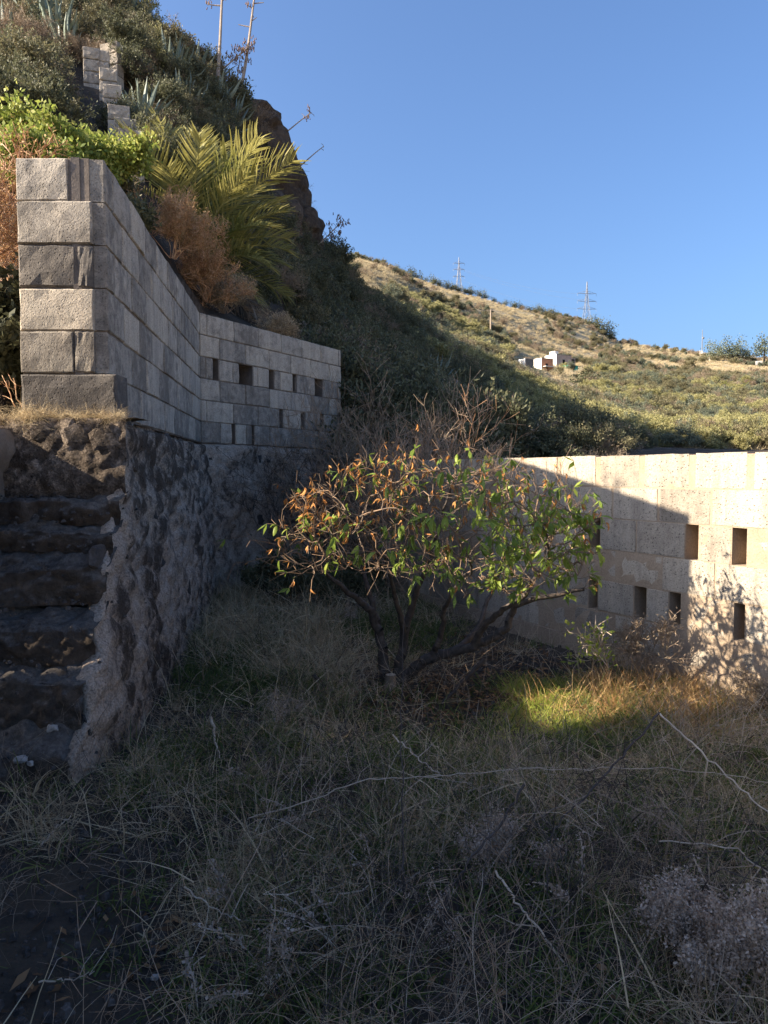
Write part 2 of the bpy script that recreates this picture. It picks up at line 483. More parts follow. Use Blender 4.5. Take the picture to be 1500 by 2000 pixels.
def frond_mat(name, dry):
    m, nt, out = new_mat(name)
    at = nd(nt, 'ShaderNodeAttribute'); at.attribute_name = 'along'
    oi = nd(nt, 'ShaderNodeObjectInfo'); g = nd(nt, 'ShaderNodeNewGeometry')
    grn = ramp_n(nt, g.outputs['Random Per Island'], [(0, (.075,.105,.028)), (.5, (.12,.155,.042)), (1, (.20,.215,.065))]).outputs[0]
    yel = ramp_n(nt, g.outputs['Random Per Island'], [(0, (.24,.22,.06)), (1, (.40,.36,.13))]).outputs[0]
    tan = ramp_n(nt, g.outputs['Random Per Island'], [(0, (.26,.15,.07)), (1, (.42,.28,.15))]).outputs[0]
    f1 = math_n(nt, 'ADD', at.outputs['Fac'], math_n(nt, 'MULTIPLY', oi.outputs['Random'], .55))
    c = mix_n(nt, ramp_n(nt, f1, [(.55, (0,0,0)), (1.15, (1,1,1))]).outputs[0], grn, yel)
    c = mix_n(nt, ramp_n(nt, f1, [(1.15 - dry, (0,0,0)), (1.5 - dry, (1,1,1))]).outputs[0], c, tan)
    p = nd(nt, 'ShaderNodeBsdfPrincipled'); nt.links.new(c, p.inputs['Base Color'])
    p.inputs['Roughness'].default_value = .5; p.inputs['Specular IOR Level'].default_value = .3
    t = nd(nt, 'ShaderNodeBsdfTranslucent'); nt.links.new(c, t.inputs[0])
    mx = nd(nt, 'ShaderNodeMixShader'); mx.inputs[0].default_value = .35
    nt.links.new(p.outputs[0], mx.inputs[1]); nt.links.new(t.outputs[0], mx.inputs[2]); nt.links.new(mx.outputs[0], out.inputs[0])
    return m
M_FROND = frond_mat('palm_frond', 0.0)
M_FROND_DEAD = leaf_mat('palm_frond_dead', [(.10,.075,.05), (.19,.15,.11), (.27,.22,.17)], .15, .8)
M_STEEL = plain_mat('galvanised_steel', (.20,.21,.24), .6, .1, 3, .3, .2)
M_WHITE = plain_mat('white_render', (.78,.74,.68), .9, .08, 2)
M_PINK = plain_mat('pink_render', (.52,.36,.29), .9, .12, 2)
M_ORANGE = plain_mat('orange_render', (.55,.25,.13), .9, .15, 2)
M_GREEN = plain_mat('green_sheet', (.05,.36,.26), .6, .1, 2)
M_DARK = plain_mat('dark_opening', (.03,.025,.022), .9, .2, 2)
M_PLASTER = mortar_mat('plaster_old', (.16,.135,.115), (.28,.235,.195))
M_WOODPOLE = plain_mat('pole_wood', (.36,.29,.22), .9, .2, 4)
M_HOUSE = plain_mat('house_render', (.42,.38,.33), .9, .15, 1.5)
M_CONC = mortar_mat('weathered_concrete', (.20,.18,.165), (.36,.32,.29))
M_RUST = plain_mat('rusty_steel', (.10,.06,.045), .8, .3, 20)
# ------------------------------------------------------------------ terrain
rng = np.random.default_rng(7)
HC = {   # photograph column -> (depth, row) of the ground line as it climbs away from the camera
 -900: [(5.5,760),(9,700),(14,640),(20,600),(30,560),(45,540),(80,560)],
 -400: [(5.2,720),(7,560),(9,455),(13,330),(20,215),(30,120),(36,300),(48,600)],
 -100: [(4.95,770),(6,640),(8,400),(12,262),(17,160),(22,50),(27,-60),(33,60),(42,560)],
 0:   [(4.95,780),(6,640),(8,390),(12,262),(17,160),(22,50),(27,-70),(33,60),(42,560)],
 120: [(6.0,620),(8,400),(12,268),(17,165),(22,60),(27,-50),(34,120),(42,560)],
 240: [(7.0,570),(8.5,450),(11,330),(14,270),(18,178),(23,80),(27,22),(34,200),(42,580)],
 310: [(8.0,560),(10,440),(14,320),(19,205),(24,118),(33,240),(42,590)],
 400: [(9.6,615),(12.5,570),(15,445),(20,280),(25,180),(33,280),(42,600)],
 480: [(10.3,650),(13,610),(16,515),(20,410),(27,265),(34,340),(42,610)],
 520: [(10.7,670),(13.5,620),(18,520),(22,455),(27,330),(34,380),(42,620)],
 550: [(11,685),(14,630),(20,520),(25,440),(29,345),(34,420),(42,630)],
 580: [(11.4,700),(15,655),(22,560),(27,490),(30,436),(35,500),(43,640)],
 615: [(11.9,770),(16,690),(24,580),(29,520),(32,497),(60,560),(140,560),(255,540),(400,560)],
 650: [(12.2,830),(14,800),(20,700),(27,600),(33,538),(38,535),(80,570),(160,540),(258,517),(400,545)],
 700: [(12.0,890),(16,805),(22,725),(30,622),(36,588),(60,612),(120,577),(262,526),(400,552)],
 760: [(11,1010),(12.5,905),(18,808),(26,708),(34,650),(40,632),(70,645),(140,582),(270,534),(400,560)],
 850: [(11,1010),(12.5,905),(20,825),(30,738),(38,700),(60,706),(100,664),(180,612),(290,560),(420,585)],
 920: [(11,1010),(12.5,905),(20,855),(30,788),(40,745),(60,728),(110,683),(190,632),(300,579),(430,600)],
 1000:[(11,1010),(12.5,905),(25,868),(34,828),(45,785),(70,746),(120,708),(190,671),(300,603),(430,625)],
 1100:[(11,1010),(12.5,905),(30,878),(40,846),(60,797),(90,750),(150,722),(200,702),(250,664),(310,619),(440,640)],
 1150:[(11,1010),(12.5,905),(30,884),(40,860),(60,812),(90,765),(150,733),(205,712),(260,672),(315,634),(440,650)],
 1200:[(11,1010),(12.5,905),(30,888),(40,868),(60,826),(90,780),(150,738),(220,706),(290,680),(330,665),(440,680)],
 1300:[(11,1010),(12.5,908),(40,878),(60,848),(100,794),(170,744),(260,702),(330,682),(440,695)],
 1400:[(11,1010),(12.5,908),(40,882),(70,843),(110,794),(180,744),(270,707),(320,694),(440,705)],
 1500:[(11,1010),(12.5,908),(40,882),(70,843),(110,798),(180,748),(270,717),(320,704),(440,712)],
 2100:[(11,1010),(12.5,908),(40,882),(70,845),(110,805),(180,760),(270,730),(330,720),(440,725)],
}
HX = sorted(HC)
HS = []
for x in HX:
    d = np.array([q[0] for q in HC[x]], float)
    z = np.array([P(x, q[1], q[0])[2] for q in HC[x]])
    HS.append((d, z))
def hill_start(px):
    return np.interp(px, HX, [h[0][0] for h in HS])
def hill_end(px):
    return np.interp(px, HX, [h[0][-1] for h in HS])
def hill_z0(px, d):
    px = np.atleast_1d(np.asarray(px, float)); d = np.atleast_1d(np.asarray(d, float))
    i = np.clip(np.searchsorted(HX, px) - 1, 0, len(HX) - 2)
    x0 = np.array(HX)[i]; x1 = np.array(HX)[i + 1]
    t = np.clip((px - x0) / (x1 - x0), 0, 1)
    za = np.empty_like(d); zb = np.empty_like(d)
    for k in range(len(HX)):
        a = i == k; b = (i + 1) == k
        if a.any(): za[a] = np.interp(np.log(d[a]), np.log(HS[k][0]), HS[k][1])
        if b.any(): zb[b] = np.interp(np.log(d[b]), np.log(HS[k][0]), HS[k][1])
    return za * (1 - t) + zb * t
def hill_noise(X, Y):
    a = min(1.0, max(0.0, (Y - 9) / 40.0))
    n = fbm(X * .35, Y * .35, 1.3, 4) * (.10 + .12 * a) + fbm(X * .06, Y * .06, 5.1, 4) * (.9 * a * min(1, Y / 120))
    return n
def hill_at(px, d):
    z = hill_z0(px, d)
    X = (np.atleast_1d(px) - 750) / FPX * (np.atleast_1d(d) * math.cos(PITCH) - (z - EYE) * math.sin(PITCH))
    return np.stack([X, np.broadcast_to(np.atleast_1d(d), X.shape), z], axis=1)

def cliffness(px, py):
    """the crag at the end of the spur"""
    t = (px - 470) / 110.0
    return 1.0 if (450 < px < 625 and 235 + max(0, (px - 480)) * 1.1 < py < 300 + max(0, px - 450) * 1.35) else 0.0

def build_hill():
    xs = np.concatenate([np.arange(-900, -100, 40), np.arange(-100, 700, 9), np.arange(700, 1600, 14), np.arange(1600, 2101, 50)]).astype(float)
    NR = 190
    V = []; earth = []; bare = []
    for x in xs:
        d0, d1 = hill_start(x), hill_end(x)
        ds = d0 * (d1 / d0) ** np.linspace(0, 1, NR)
        p = hill_at(np.full(NR, x), ds)
        for j in range(NR):
            X, Y, Z = p[j]
            Z += hill_noise(X, Y)
            px, py = project(X, Y, Z)
            if 20 < Y < 34 and 455 < px < 640:      # craggy ledges
                c = max(0, 1 - abs(px - 545) / 95)
                Z += c * (.30 * fbm(X * .9, Y * .9, .25, 4))
            V.append((X, Y, Z))
            e = min(1, max(0, (60 - Y) / 25))
            earth.append(e)
            b = 0.0
            # bare scree strip and bare terraces on the spur
            if 690 < px < 800 and 22 < Y < 39:
                b = max(0, 1 - abs((py - 588) - (px - 700) * .60) / 22)
            if 890 < px < 1030 and 30 < Y < 62:
                b = max(b, .55 * max(0, 1 - abs((py - 690) - (px - 900) * .42) / 24))
            bare.append(min(1, b))
    V = np.array(V).reshape(len(xs), NR, 3)
    skirt = V[:, :1, :].copy(); skirt[:, :, 2] -= 2.5
    V = np.concatenate([skirt, V], axis=1)
    NRR = NR + 1
    i, j = np.meshgrid(np.arange(len(xs) - 1), np.arange(NRR - 1), indexing='ij')
    a = (i * NRR + j).ravel()
    Q = np.stack([a, a + NRR, a + NRR + 1, a + 1], axis=1)
    me = mesh_np('hillside', V.reshape(-1, 3), Q, [M_HILL], None, True)
    for nm, arr in (('earth', earth), ('bare', bare)):
        A = np.array(arr, dtype=np.float32).reshape(len(xs), NR)
        A = np.concatenate([A[:, :1], A], axis=1)
        at = me.attributes.new(nm, 'FLOAT', 'POINT'); at.data.foreach_set('value', A.ravel())
    o = add('hillside', me); o['kind'] = 'structure'
    return o
build_hill()

def ground_z(X, Y):
    X = np.asarray(X, float); Y = np.asarray(Y, float)
    return np.clip((Y - 6) * .022, 0, .13) * (Y < 40)
def yard_z(X, Y):
    return float(ground_z(X, Y)) + .045 * fbm(X * .9, Y * .9, .7, 4) + .012 * fbm(X * 5, Y * 5, 2.2, 3)

def build_ground():
    gx = np.concatenate([-np.geomspace(160, 3.2, 26), np.arange(-3.1, 6.5, .07), np.geomspace(6.6, 400, 30)])
    gy = np.concatenate([-np.geomspace(400, 2.2, 26), np.arange(-2.1, 12.6, .07), np.array([13, 13.6])])
    V = np.empty((len(gx), len(gy), 3))
    for i, x in enumerate(gx):
        for j, y in enumerate(gy):
            z = yard_z(x, y) if (-4 < x < 8 and -3 < y < 13) else 0.0
            V[i, j] = (x, y, z)
    n = len(gy)
    i, j = np.meshgrid(np.arange(len(gx) - 1), np.arange(n - 1), indexing='ij')
    a = (i * n + j).ravel()
    Q = np.stack([a, a + n, a + n + 1, a + 1], axis=1)
    me = mesh_np('ground', V.reshape(-1, 3), Q, [M_SOIL], None, True)
    F = np.clip(np.maximum(np.maximum((V[..., 0] - 5.0) / 1.5, (-V[..., 1] - .3) / 1.5), (-V[..., 0] - 8) / 3), 0, 1).astype(np.float32)  # ground out of view, paled to act as a warm reflector
    at = me.attributes.new('bounce_field', 'FLOAT', 'POINT'); at.data.foreach_set('value', F.ravel())
    o = add('ground', me); o['kind'] = 'structure'
build_ground()

# ------------------------------------------------------------------ concrete block walls
BL, BH = 0.5, 0.26
def block_mesh(seed, L, H, T, mat, rough=.0015, soft=.5):
    r = np.random.default_rng(seed)
    nx, nz = 5, 3
    V = []; Q = []
    xs = np.linspace(0, L, nx + 1); zs = np.linspace(0, H, nz + 1)
    ins = .009 * soft
    for i, x in enumerate(xs):
        for k, z in enumerate(zs):
            ex = ins if i == 0 else (-ins if i == nx else 0)
            ez = ins if k == 0 else (-ins if k == nz else 0)
            chip = soft * r.uniform(0, .012) if (ex or ez) else 0
            y = r.normal(0, rough) + (soft * r.uniform(0, .010) if (ex or ez) else 0)
            V.append((x + ex + np.sign(ex) * chip, y, z + ez + np.sign(ez) * chip * .6))
    idx = lambda i, k: i * (nz + 1) + k
    for i in range(nx):
        for k in range(nz):
            Q.append((idx(i, k), idx(i + 1, k), idx(i + 1, k + 1), idx(i, k + 1)))
    loop = [(i, 0) for i in range(nx)] + [(nx, k) for k in range(nz)] + [(i, nz) for i in range(nx, 0, -1)] + [(0, k) for k in range(nz, 0, -1)]
    b = len(V)
    for (i, k) in loop:
        V.append((xs[i] + r.normal(0, .0015), .006 + soft * r.uniform(.008, .016), zs[k] + r.normal(0, .0015)))
    c = len(V)
    for (i, k) in loop:
        V.append((xs[i], T, zs[k]))
    n = len(loop)
    for s in range(n):
        t = (s + 1) % n
        Q.append((idx(*loop[s]), b + s, b + t, idx(*loop[t])))
        Q.append((b + s, c + s, c + t, b + t))
    # back
    g = {l: c + s for s, l in enumerate(loop)}
    Q.append((g[(0, 0)], g[(0, nz)], g[(nx, nz)], g[(nx, 0)]))
    me = mesh_np('block', np.array(V), np.array(Q), [mat])
    return me

def wall_matrix(A, B, z):
    d = np.array(B, float) - np.array(A, float)
    return Matrix.Translation((A[0], A[1], z)) @ Matrix.Rotation(math.atan2(d[1], d[0]), 4, 'Z'), float(np.linalg.norm(d))

def wall_s(A, B, px):
    """metres along the wall line A-B at which the photograph's column px meets it"""
    t = (px - 750) / FPX
    dx, dy = B[0] - A[0], B[1] - A[1]
    u = (t * A[1] - A[0]) / (dx - t * dy)
    return u * math.hypot(dx, dy)

class BlockWall:
    def __init__(self, root, mortar, meshes, gap):
        self.root, self.mortar, self.meshes, self.gap = root, mortar, meshes, gap
        self.r = random.Random(5)
    def block(self, M, x0, x1, z0, mesh=None, y=0.0, h=None):
        me = mesh or self.r.choice(self.meshes)
        o = add('block', me, self.root)
        o.matrix_basis = M @ Matrix.Translation((x0, y + self.r.uniform(-.004, .004), z0 + self.r.uniform(-.003, .004))) @ Matrix.Diagonal(((x1 - x0) / BL, 1, (h or BH - self.gap) / (BH - .012), 1))
        return o
    def run(self, A, B, z0, rows, T=.2, slots={}, offs=None, gapv=None, rec=.014, back=True, skip=(), bl=BL):
        M, L = wall_matrix(A, B, z0)
        offs = offs or [0, .5] * rows
        for k in range(rows):
            gv = gapv[k] if gapv else self.gap
            cuts = sorted(slots.get(k, []))
            zb = k * BH
            # free intervals between the slots
            iv = []; x = 0.0
            for a, b in cuts:
                if a > x: iv.append((x, a))
                x = b
            if x < L: iv.append((x, L))
            for a, b in iv:
                self.mortar.box((a + (.02 if a == 0 else 0), rec, zb), (b - (.02 if b == L else 0), T - .05, zb + BH - (.012 if k == rows - 1 else 0)), 0, M)
                x = -bl * offs[k]
                while x < b:
                    s, e = max(a, x) + gv / 2, min(b, x + bl) - gv / 2
                    if e - s > .05 and (k, round(x / bl)) not in skip:
                        self.block(M, s, e, zb + self.gap / 2)
                    x += bl
        if back:
            self.mortar.box((0, T - .05, 0), (L, T, rows * BH), 0, M)
        return M, L

STD = [block_mesh(s, BL, BH - .012, .14, M_BLOCK) for s in range(6)]
STD_R = [block_mesh(20 + s, BL, BH - .012, .14, M_BLOCK_R, .0012, .14) for s in range(6)]

# tall wall on the left: end pier, long receding run, and the run that turns towards the tree
LZ = 1.94
wall_root = empty('block_wall', (-1.95, 4.8, LZ), 'tall grey concrete block wall standing on the dark stone base', 'wall')
bpy.context.view_layer.update()
def unparent_fix(root):
    inv = Matrix.Translation(root.location).inverted()
    for c in root.children:
        c.matrix_basis = inv @ c.matrix_basis
mort = MB()
bw = BlockWall(wall_root, mort, STD, .010)
A0, A1, A2 = (-1.70, 4.632), (-2.205, 9.0), (-0.675, 11.8)
bw.run(A0, A1, LZ, 6, T=.2, offs=[.1, .6, .1, .6, .1, .6], bl=.5, rec=.016)
S2 = lambda a, b: (wall_s(A1, A2, a), wall_s(A1, A2, b))
sl2 = {3: [S2(420, 431), S2(470, 497), S2(528, 538), S2(574, 582), S2(617, 632)],
       1: [S2(548, 555), S2(590, 597), S2(628, 634)],
       0: [S2(455, 462), S2(494, 499)]}
bw.run(A1, A2, LZ, 6, T=.34, slots=sl2, back=False, offs=[.3, .8, .3, .8, .3, .75], rec=.016)
# end pier facing the camera
Mp, _ = wall_matrix((-2.235, 4.6), (-1.70, 4.6), LZ)
PW = .52
pier = [[(0, .66)], [(0, .37), (.375, .515)], [(0, .515)], [(0, .395), (.405, .515)], [(0, .515)], [(0, .355), (.475, .515)]]
dark = [block_mesh(60 + s, BL, BH - .012, .2, M_BLOCK_DARK, .002, .8) for s in range(2)]
lite = [block_mesh(70 + s, BL, BH - .012, .2, M_BLOCK, .0015, .6) for s in range(4)]
rowdark = {0: 0, 3: 1}
for k, row in enumerate(pier):
    for q, (a, b) in enumerate(row):
        me = dark[rowdark[k]] if (k in rowdark) else lite[(k + q) % 4]
        o = bw.block(Mp, a * (.46 / .515 if k else .9) + .003, b * (.46 / .515 if k else .9) - .003, k * BH + .004, me, y=(-.012 if k == 0 else (.03 if (k == 5 and q == 1) else 0.0)), h=BH - .008)
# mortar behind the pier blocks and the broken smear in its top course
mort.box((.01, .02, 0), (.44, .50, 6 * BH - .004), 0, Mp)
mo = mort.build('mortar', [M_MORTAR], wall_root)
unparent_fix(wall_root)

# pale low wall on the right
PL, PR = np.array((1.235, 7.18)), np.array((2.50, 4.97))
dirR = PR - PL
RA, RB = tuple(PL - 1.07 * dirR), tuple(PL + 2.6 * dirR)
RZ = .17
right_root = empty('low_block_wall', (RA[0], RA[1], RZ), 'long low pale block wall with slot holes, sunlit along its top', 'wall')
mort = MB()
bw = BlockWall(right_root, mort, STD_R, .010)
SR = lambda a, b: (wall_s(RA, RB, a), wall_s(RA, RB, b))
slr = {3: [SR(1151, 1173), SR(1340, 1366), SR(1432, 1461)],
       1: [SR(1152, 1170), SR(1242, 1266), SR(1311, 1334), SR(1439, 1461)]}
s0 = wall_s(RA, RB, 1167)
offs_top = (0.46 - (s0 % 0.46)) / .46
bw.run(RA, RB, RZ, 6, T=.27, slots=slr, offs=[.2, .7, .2, .75, .3, offs_top], gapv=[.012, .02, .012, .016, .02, .055], rec=.003, bl=.46)
Mr, Lr = wall_matrix(RA, RB, RZ)
mort.box((0, -.02, -.5), (Lr, .27, -.002), 0, Mr)
mort.build('mortar', [M_MORTAR_R], right_root)
unparent_fix(right_root)

# ------------------------------------------------------------------ rubble base wall and rock stair
def cells(p, f, seed=0.0):
    """0 in the joints between irregular stones, up to 1 on their faces"""
    d, _ = mnoise.voronoi(Vector((p[0] * f + seed, p[1] * f, p[2] * f * 1.35)))
    return min(1.0, (d[1] - d[0]) / .30)

def grid_mesh(name, fn, nu, nv, mats, parent, amp, freq, seed, flip=False, kind=None, chunk=0.0, cf=5.0):
    """displaced sheet: fn(u, v) -> (point, outward normal)"""
    V = np.empty((nu, nv, 3))
    for i in range(nu):
        for j in range(nv):
            p, nrm = fn(i / (nu - 1), j / (nv - 1))
            d = amp * fbm(p[0] * freq + seed, p[1] * freq, p[2] * freq, 5) + amp * .35 * fbm(p[0] * freq * 4, p[1] * freq * 4 + seed, p[2] * freq * 4, 3)
            if chunk: d += chunk * (cells(p, cf, seed) ** .6 - .5)
            V[i, j] = np.array(p) + np.array(nrm) * d
    i, j = np.meshgrid(np.arange(nu - 1), np.arange(nv - 1), indexing='ij')
    a = (i * nv + j).ravel()
    Q = np.stack([a, a + nv, a + nv + 1, a + 1], axis=1)
    if flip: Q = Q[:, ::-1]
    return add(name, mesh_np(name, V.reshape(-1, 3), Q, mats, None, True), parent)

PROF = [(3.60,1575),(3.62,1487),(3.80,1412),(3.82,1332),(3.98,1284),(4.0,1224),(4.14,1176),(4.16,1112),(4.28,1072),(4.30,1040),(4.40,1013),(4.42,974),(4.5,964),(4.55,812)]
PROF = [(d, P(120, y, d)[2]) for d, y in PROF]
PROF[0] = (3.60, -.15)
pd = np.array([q[0] for q in PROF]); pz = np.array([q[1] for q in PROF])
def prof_d(z): return float(np.interp(z, pz, pd))

base_root = empty('stone_retaining_wall', (-1.7, 4.6, 0), 'rough rubble retaining wall with pale smeared mortar beside the rock steps', 'wall')
def xt(Y): return -1.64 - .1172 * (Y - 4.6)
def side_fn(u, v):
    z = -.15 + v * (LZ + .15)
    y0 = prof_d(z) + .02
    Y = y0 + u * (9.25 - y0)
    if u < .045:                       # the rounded front edge of smeared mortar beside the steps
        t = u / .045
        x = xt(4.6) + .13 * (1 - v) - .13 * (1 - t)
        return (x, y0 + .12 * (1 - t) ** 2 - .012, z), (.3 + .7 * t, -1 + .9 * t, .15)
    Y = y0 + (u - .045) / .955 * (9.25 - y0)
    x = xt(max(Y, 4.6)) + .13 * (1 - v)
    if v > .985: x -= .10
    return (x, Y, z), (1, .1, .15)
body = grid_mesh('masonry', side_fn, 190, 84, [M_RUBBLE], base_root, .05, 1.7, 3.0, chunk=.035, cf=4.2)
pale = np.zeros((190, 84), np.float32)
for i in range(190):
    for j in range(84):
        q, _n = side_fn(i / 189, j / 83)
        dy = q[1] - prof_d(q[2])
        w = .24 + .10 * math.sin(q[2] * 7) + .08 * fbm(q[1] * 3, q[2] * 3, 2.0, 3)
        pale[i, j] = .05 - .11 * cells(q, 4.2, 3.0) + .16 * max(0, 1 - (dy / max(.08, w)) ** 2) * (1 if q[2] < 1.55 else .2) - .06 * max(0, min(1, (q[2] - 1.35) / .2)) - .05 * max(0, 1 - q[2] / .5) * (dy > .35)
at = body.data.attributes.new('pale', 'FLOAT', 'POINT'); at.data.foreach_set('value', pale.ravel())
n2 = np.array((2.8, -1.53)); n2 /= np.linalg.norm(n2)
def second_fn(u, v):
    z = -.15 + v * (LZ + .15)
    p = np.array(A1) + u * (np.array(A2) - np.array(A1)) * 1.02
    off = .06 + .12 * (1 - v)
    if v > .985: off -= .12
    p = p + n2 * off
    return (p[0], p[1], z), (n2[0], n2[1], .1)
grid_mesh('masonry', second_fn, 110, 64, [M_RUBBLE], base_root, .05, 1.8, 9.0, chunk=.03, cf=4.2)
# front below the pier, with its straw-covered ledge on top
def front_fn(u, v):
    x = -3.4 + u * (3.4 - 1.57)
    w = v * 1.25
    if w < 1.0:
        z = 1.40 + w * (LZ - .02 - 1.40); y = 4.5 + .05 * w
        return (x, y, z), (0.1, -1, .1)
    t = (w - 1.0) / .25
    return (x, 4.55 + .5 * t, LZ - .02 + .02 * math.sin(t * 2)), (0, 0, .25)
grid_mesh('masonry', front_fn, 110, 60, [M_RUBBLE_DARK], base_root, .05, 2.2, 5.0, chunk=.022, cf=3.6)

def stone_mesh(seed, mat):
    import bmesh
    bm = bmesh.new(); bmesh.ops.create_icosphere(bm, subdivisions=2, radius=1.0)
    r = random.Random(seed); o = Vector((r.uniform(0, 50), r.uniform(0, 50), r.uniform(0, 50)))
    for v in bm.verts:
        n = v.co.normalized()
        # squarish stone
        q = Vector([math.copysign(abs(c) ** .55, c) for c in n])
        v.co = q * (.8 + .30 * mnoise.noise(n * 1.4 + o) + .10 * mnoise.noise(n * 4 + o))
    me = bpy.data.meshes.new('stone'); bm.to_mesh(me); bm.free(); me.materials.append(mat)
    return me
STONES = [stone_mesh(s, M_STONE) for s in range(9)]
STONES_R = [stone_mesh(50 + s, M_RUBBLE_DARK) for s in range(5)]
R = random.Random(11)
def put_stone(parent, p, nrm, w, h, t, me=None):
    o = add('stone', me or R.choice(STONES if R.random() < .6 else STONES_R), parent)
    nrm = Vector(nrm).normalized()
    X = Vector((0, 0, 1)).cross(nrm).normalized(); Z = nrm.cross(X)
    rot = Matrix((X, Z, nrm)).transposed().to_4x4()
    loc = Vector(p) - parent.location
    o.matrix_basis = Matrix.Translation(loc) @ rot @ Matrix.Rotation(R.uniform(-.25, .25), 4, 'Z') @ Matrix.Diagonal((w / 2, h / 2, t, 1))
    return o
# courses of half-buried stones on the long side and on the second face
for fn, L, cnt in ((side_fn, 4.8, 1), (second_fn, 3.2, 2)):
    v = .06
    while v < .95:
        h = R.uniform(.13, .24)
        u = R.uniform(.0, .05)
        while u < .98:
            w = R.uniform(.16, .46)
            if R.random() < .30:
                p, nrm = fn(min(1, u + w / 2 / L), min(1, v + h / 2 / 2.1))
                put_stone(base_root, np.array(p) - np.array(nrm) * .03, nrm, w * .9, h * .88, R.uniform(.030, .048))
            u += w / L
        v += h / 2.1
# rounded stones in the front under the pier
for x0, w, z, h in ((-2.42,.30,1.80,.16),(-2.10,.17,1.84,.15),(-1.90,.20,1.82,.2),(-1.72,.22,1.80,.2),(-2.3,.3,1.62,.17),(-1.98,.3,1.58,.18),(-1.72,.2,1.56,.16),(-2.66,.24,1.7,.2)):
    put_stone(base_root, (x0 + .03, 4.53, z), (.15, -1, .1), w, h, .035, R.choice(STONES_R))

stair_root = empty('rock_stair', (-1.9, 4.0, 0), 'flight of dark rough rock steps climbing to the foot of the block wall', 'stairs')
SX0, SX1 = -2.9, -1.56
pairs = [(0, 1, 2), (2, 3, 4), (4, 5, 6), (6, 7, 8), (8, 9, 10), (10, 11, 12)]
for n_, (a, b, c) in enumerate(pairs):
    (d0, z0), (d1, z1), (d2, z2) = PROF[a], PROF[b], PROF[c]
    def step_fn(u, v, d0=d0, z0=z0, d1=d1, z1=z1, d2=d2, z2=z2, n_=n_):
        x = SX0 + u * (SX1 - SX0)
        sk = .05 * math.sin(3 * x + n_ * 2.1)
        edge = .3 / (1 + math.exp(-(x - SX1 + .10) * 30))        # right ends fall back rounded
        if v < .5:
            t = v / .5; y = d0 + (d1 - d0) * t - .02 * math.sin(t * 2.6); z = z0 - .03 + (z1 - z0 + .03) * t
            return (x - .10 * edge * abs(t - .5), y + .05 * edge + sk * .5, z + sk * .25), (0, -1, .2)
        t = (v - .5) / .5
        return (x, d1 + (d2 - d1 + .05) * t + .05 * edge * (1 - t) + sk * .5 * (1 - t), z1 + (z2 - z1) * t + sk * .25), (0, -.3, 1)
    o = grid_mesh('step', step_fn, 90, 36, [M_STEP], stair_root, .05, 3.2, 20 + n_ * 7, chunk=.022, cf=2.6)
    o.location = -stair_root.location
mb = MB()
for (a, b, c) in pairs:
    (d0, z0), (d1, z1), (d2, z2) = PROF[a], PROF[b], PROF[c]
    mb.box((SX0, d1 + .09, -.2 + .01 * a), (SX1 - .13, 4.62 - .004 * a, z1 - .10))
o = mb.build('core', [M_STEP], stair_root); o.location = -stair_root.location
# broken plaster on the left flank of the stair
def flank_fn(u, v):
    z = .9 + v * .95
    return (-2.27 - .03 * v + .06 * math.sin(v * 9), 3.95 + u * .65, z), (1, -.2, 0)
o = grid_mesh('side_wall', flank_fn, 24, 30, [M_PLASTER], stair_root, .05, 3, 41)
o.location = -stair_root.location
mb = MB(); mb.box((-2.9, 3.82, .2), (-2.30, 4.60, 1.86)); o = mb.build('side_wall', [M_PLASTER], stair_root); o.location = -stair_root.location
for o in list(base_root.children):
    if o.name.startswith('masonry'): o.location = -base_root.location
# pale stones lying on the lowest step
for k, (px, py, d, s) in enumerate(((42,1482,3.63,.042),(66,1487,3.64,.036),(105,1420,3.78,.05))):
    p = P(px, py, d); me = stone_mesh(200 + k, M_PALE)
    o = add('stone', me, None, (p[0], p[1] - .005, p[2]), (0, 0, k), (s, s * .8, s * .5))
    meta(o, ['chalky white stone at the left end of the lowest rock step', 'chalky white stone lying just right of another on the lowest rock step', 'flat pale stone at the back of the lowest rock step'][k], 'stone')

# unseen house added on the left, shaped so its shadow covers the foreground
def shade_house():
    r = empty('house', (-2.72, 3.68, 0), 'unseen house added left of the yard to shade the foreground', 'house', rz=math.atan2(.794, 3.957))
    mb = MB(); mb.box((-5, -4.4, -.3), (0, 0, 3.45)); mb.build('wall', [M_HOUSE], r)
    mb = MB(); mb.box((-5.1, -4.5, 3.45), (.1, .05, 3.6)); mb.build('roof', [M_CONC], r)
    for k, y in enumerate((-3.8, -1.8)):
        mb = MB(); mb.box((-.02, y, 1.4), (.03, y + 1.0, 2.6)); w = mb.build('window', [M_DARK], r)
        mb = MB()
        mb.box((.001, y - .08, 1.32), (.05, y + 1.08, 1.4)); mb.box((.001, y - .08, 2.6), (.05, y + 1.08, 2.68))
        mb.box((.001, y - .08, 1.4), (.05, y, 2.6)); mb.box((.001, y + 1.0, 1.4), (.05, y + 1.08, 2.6))
        mb.build('frame', [M_WHITE], w)
shade_house()
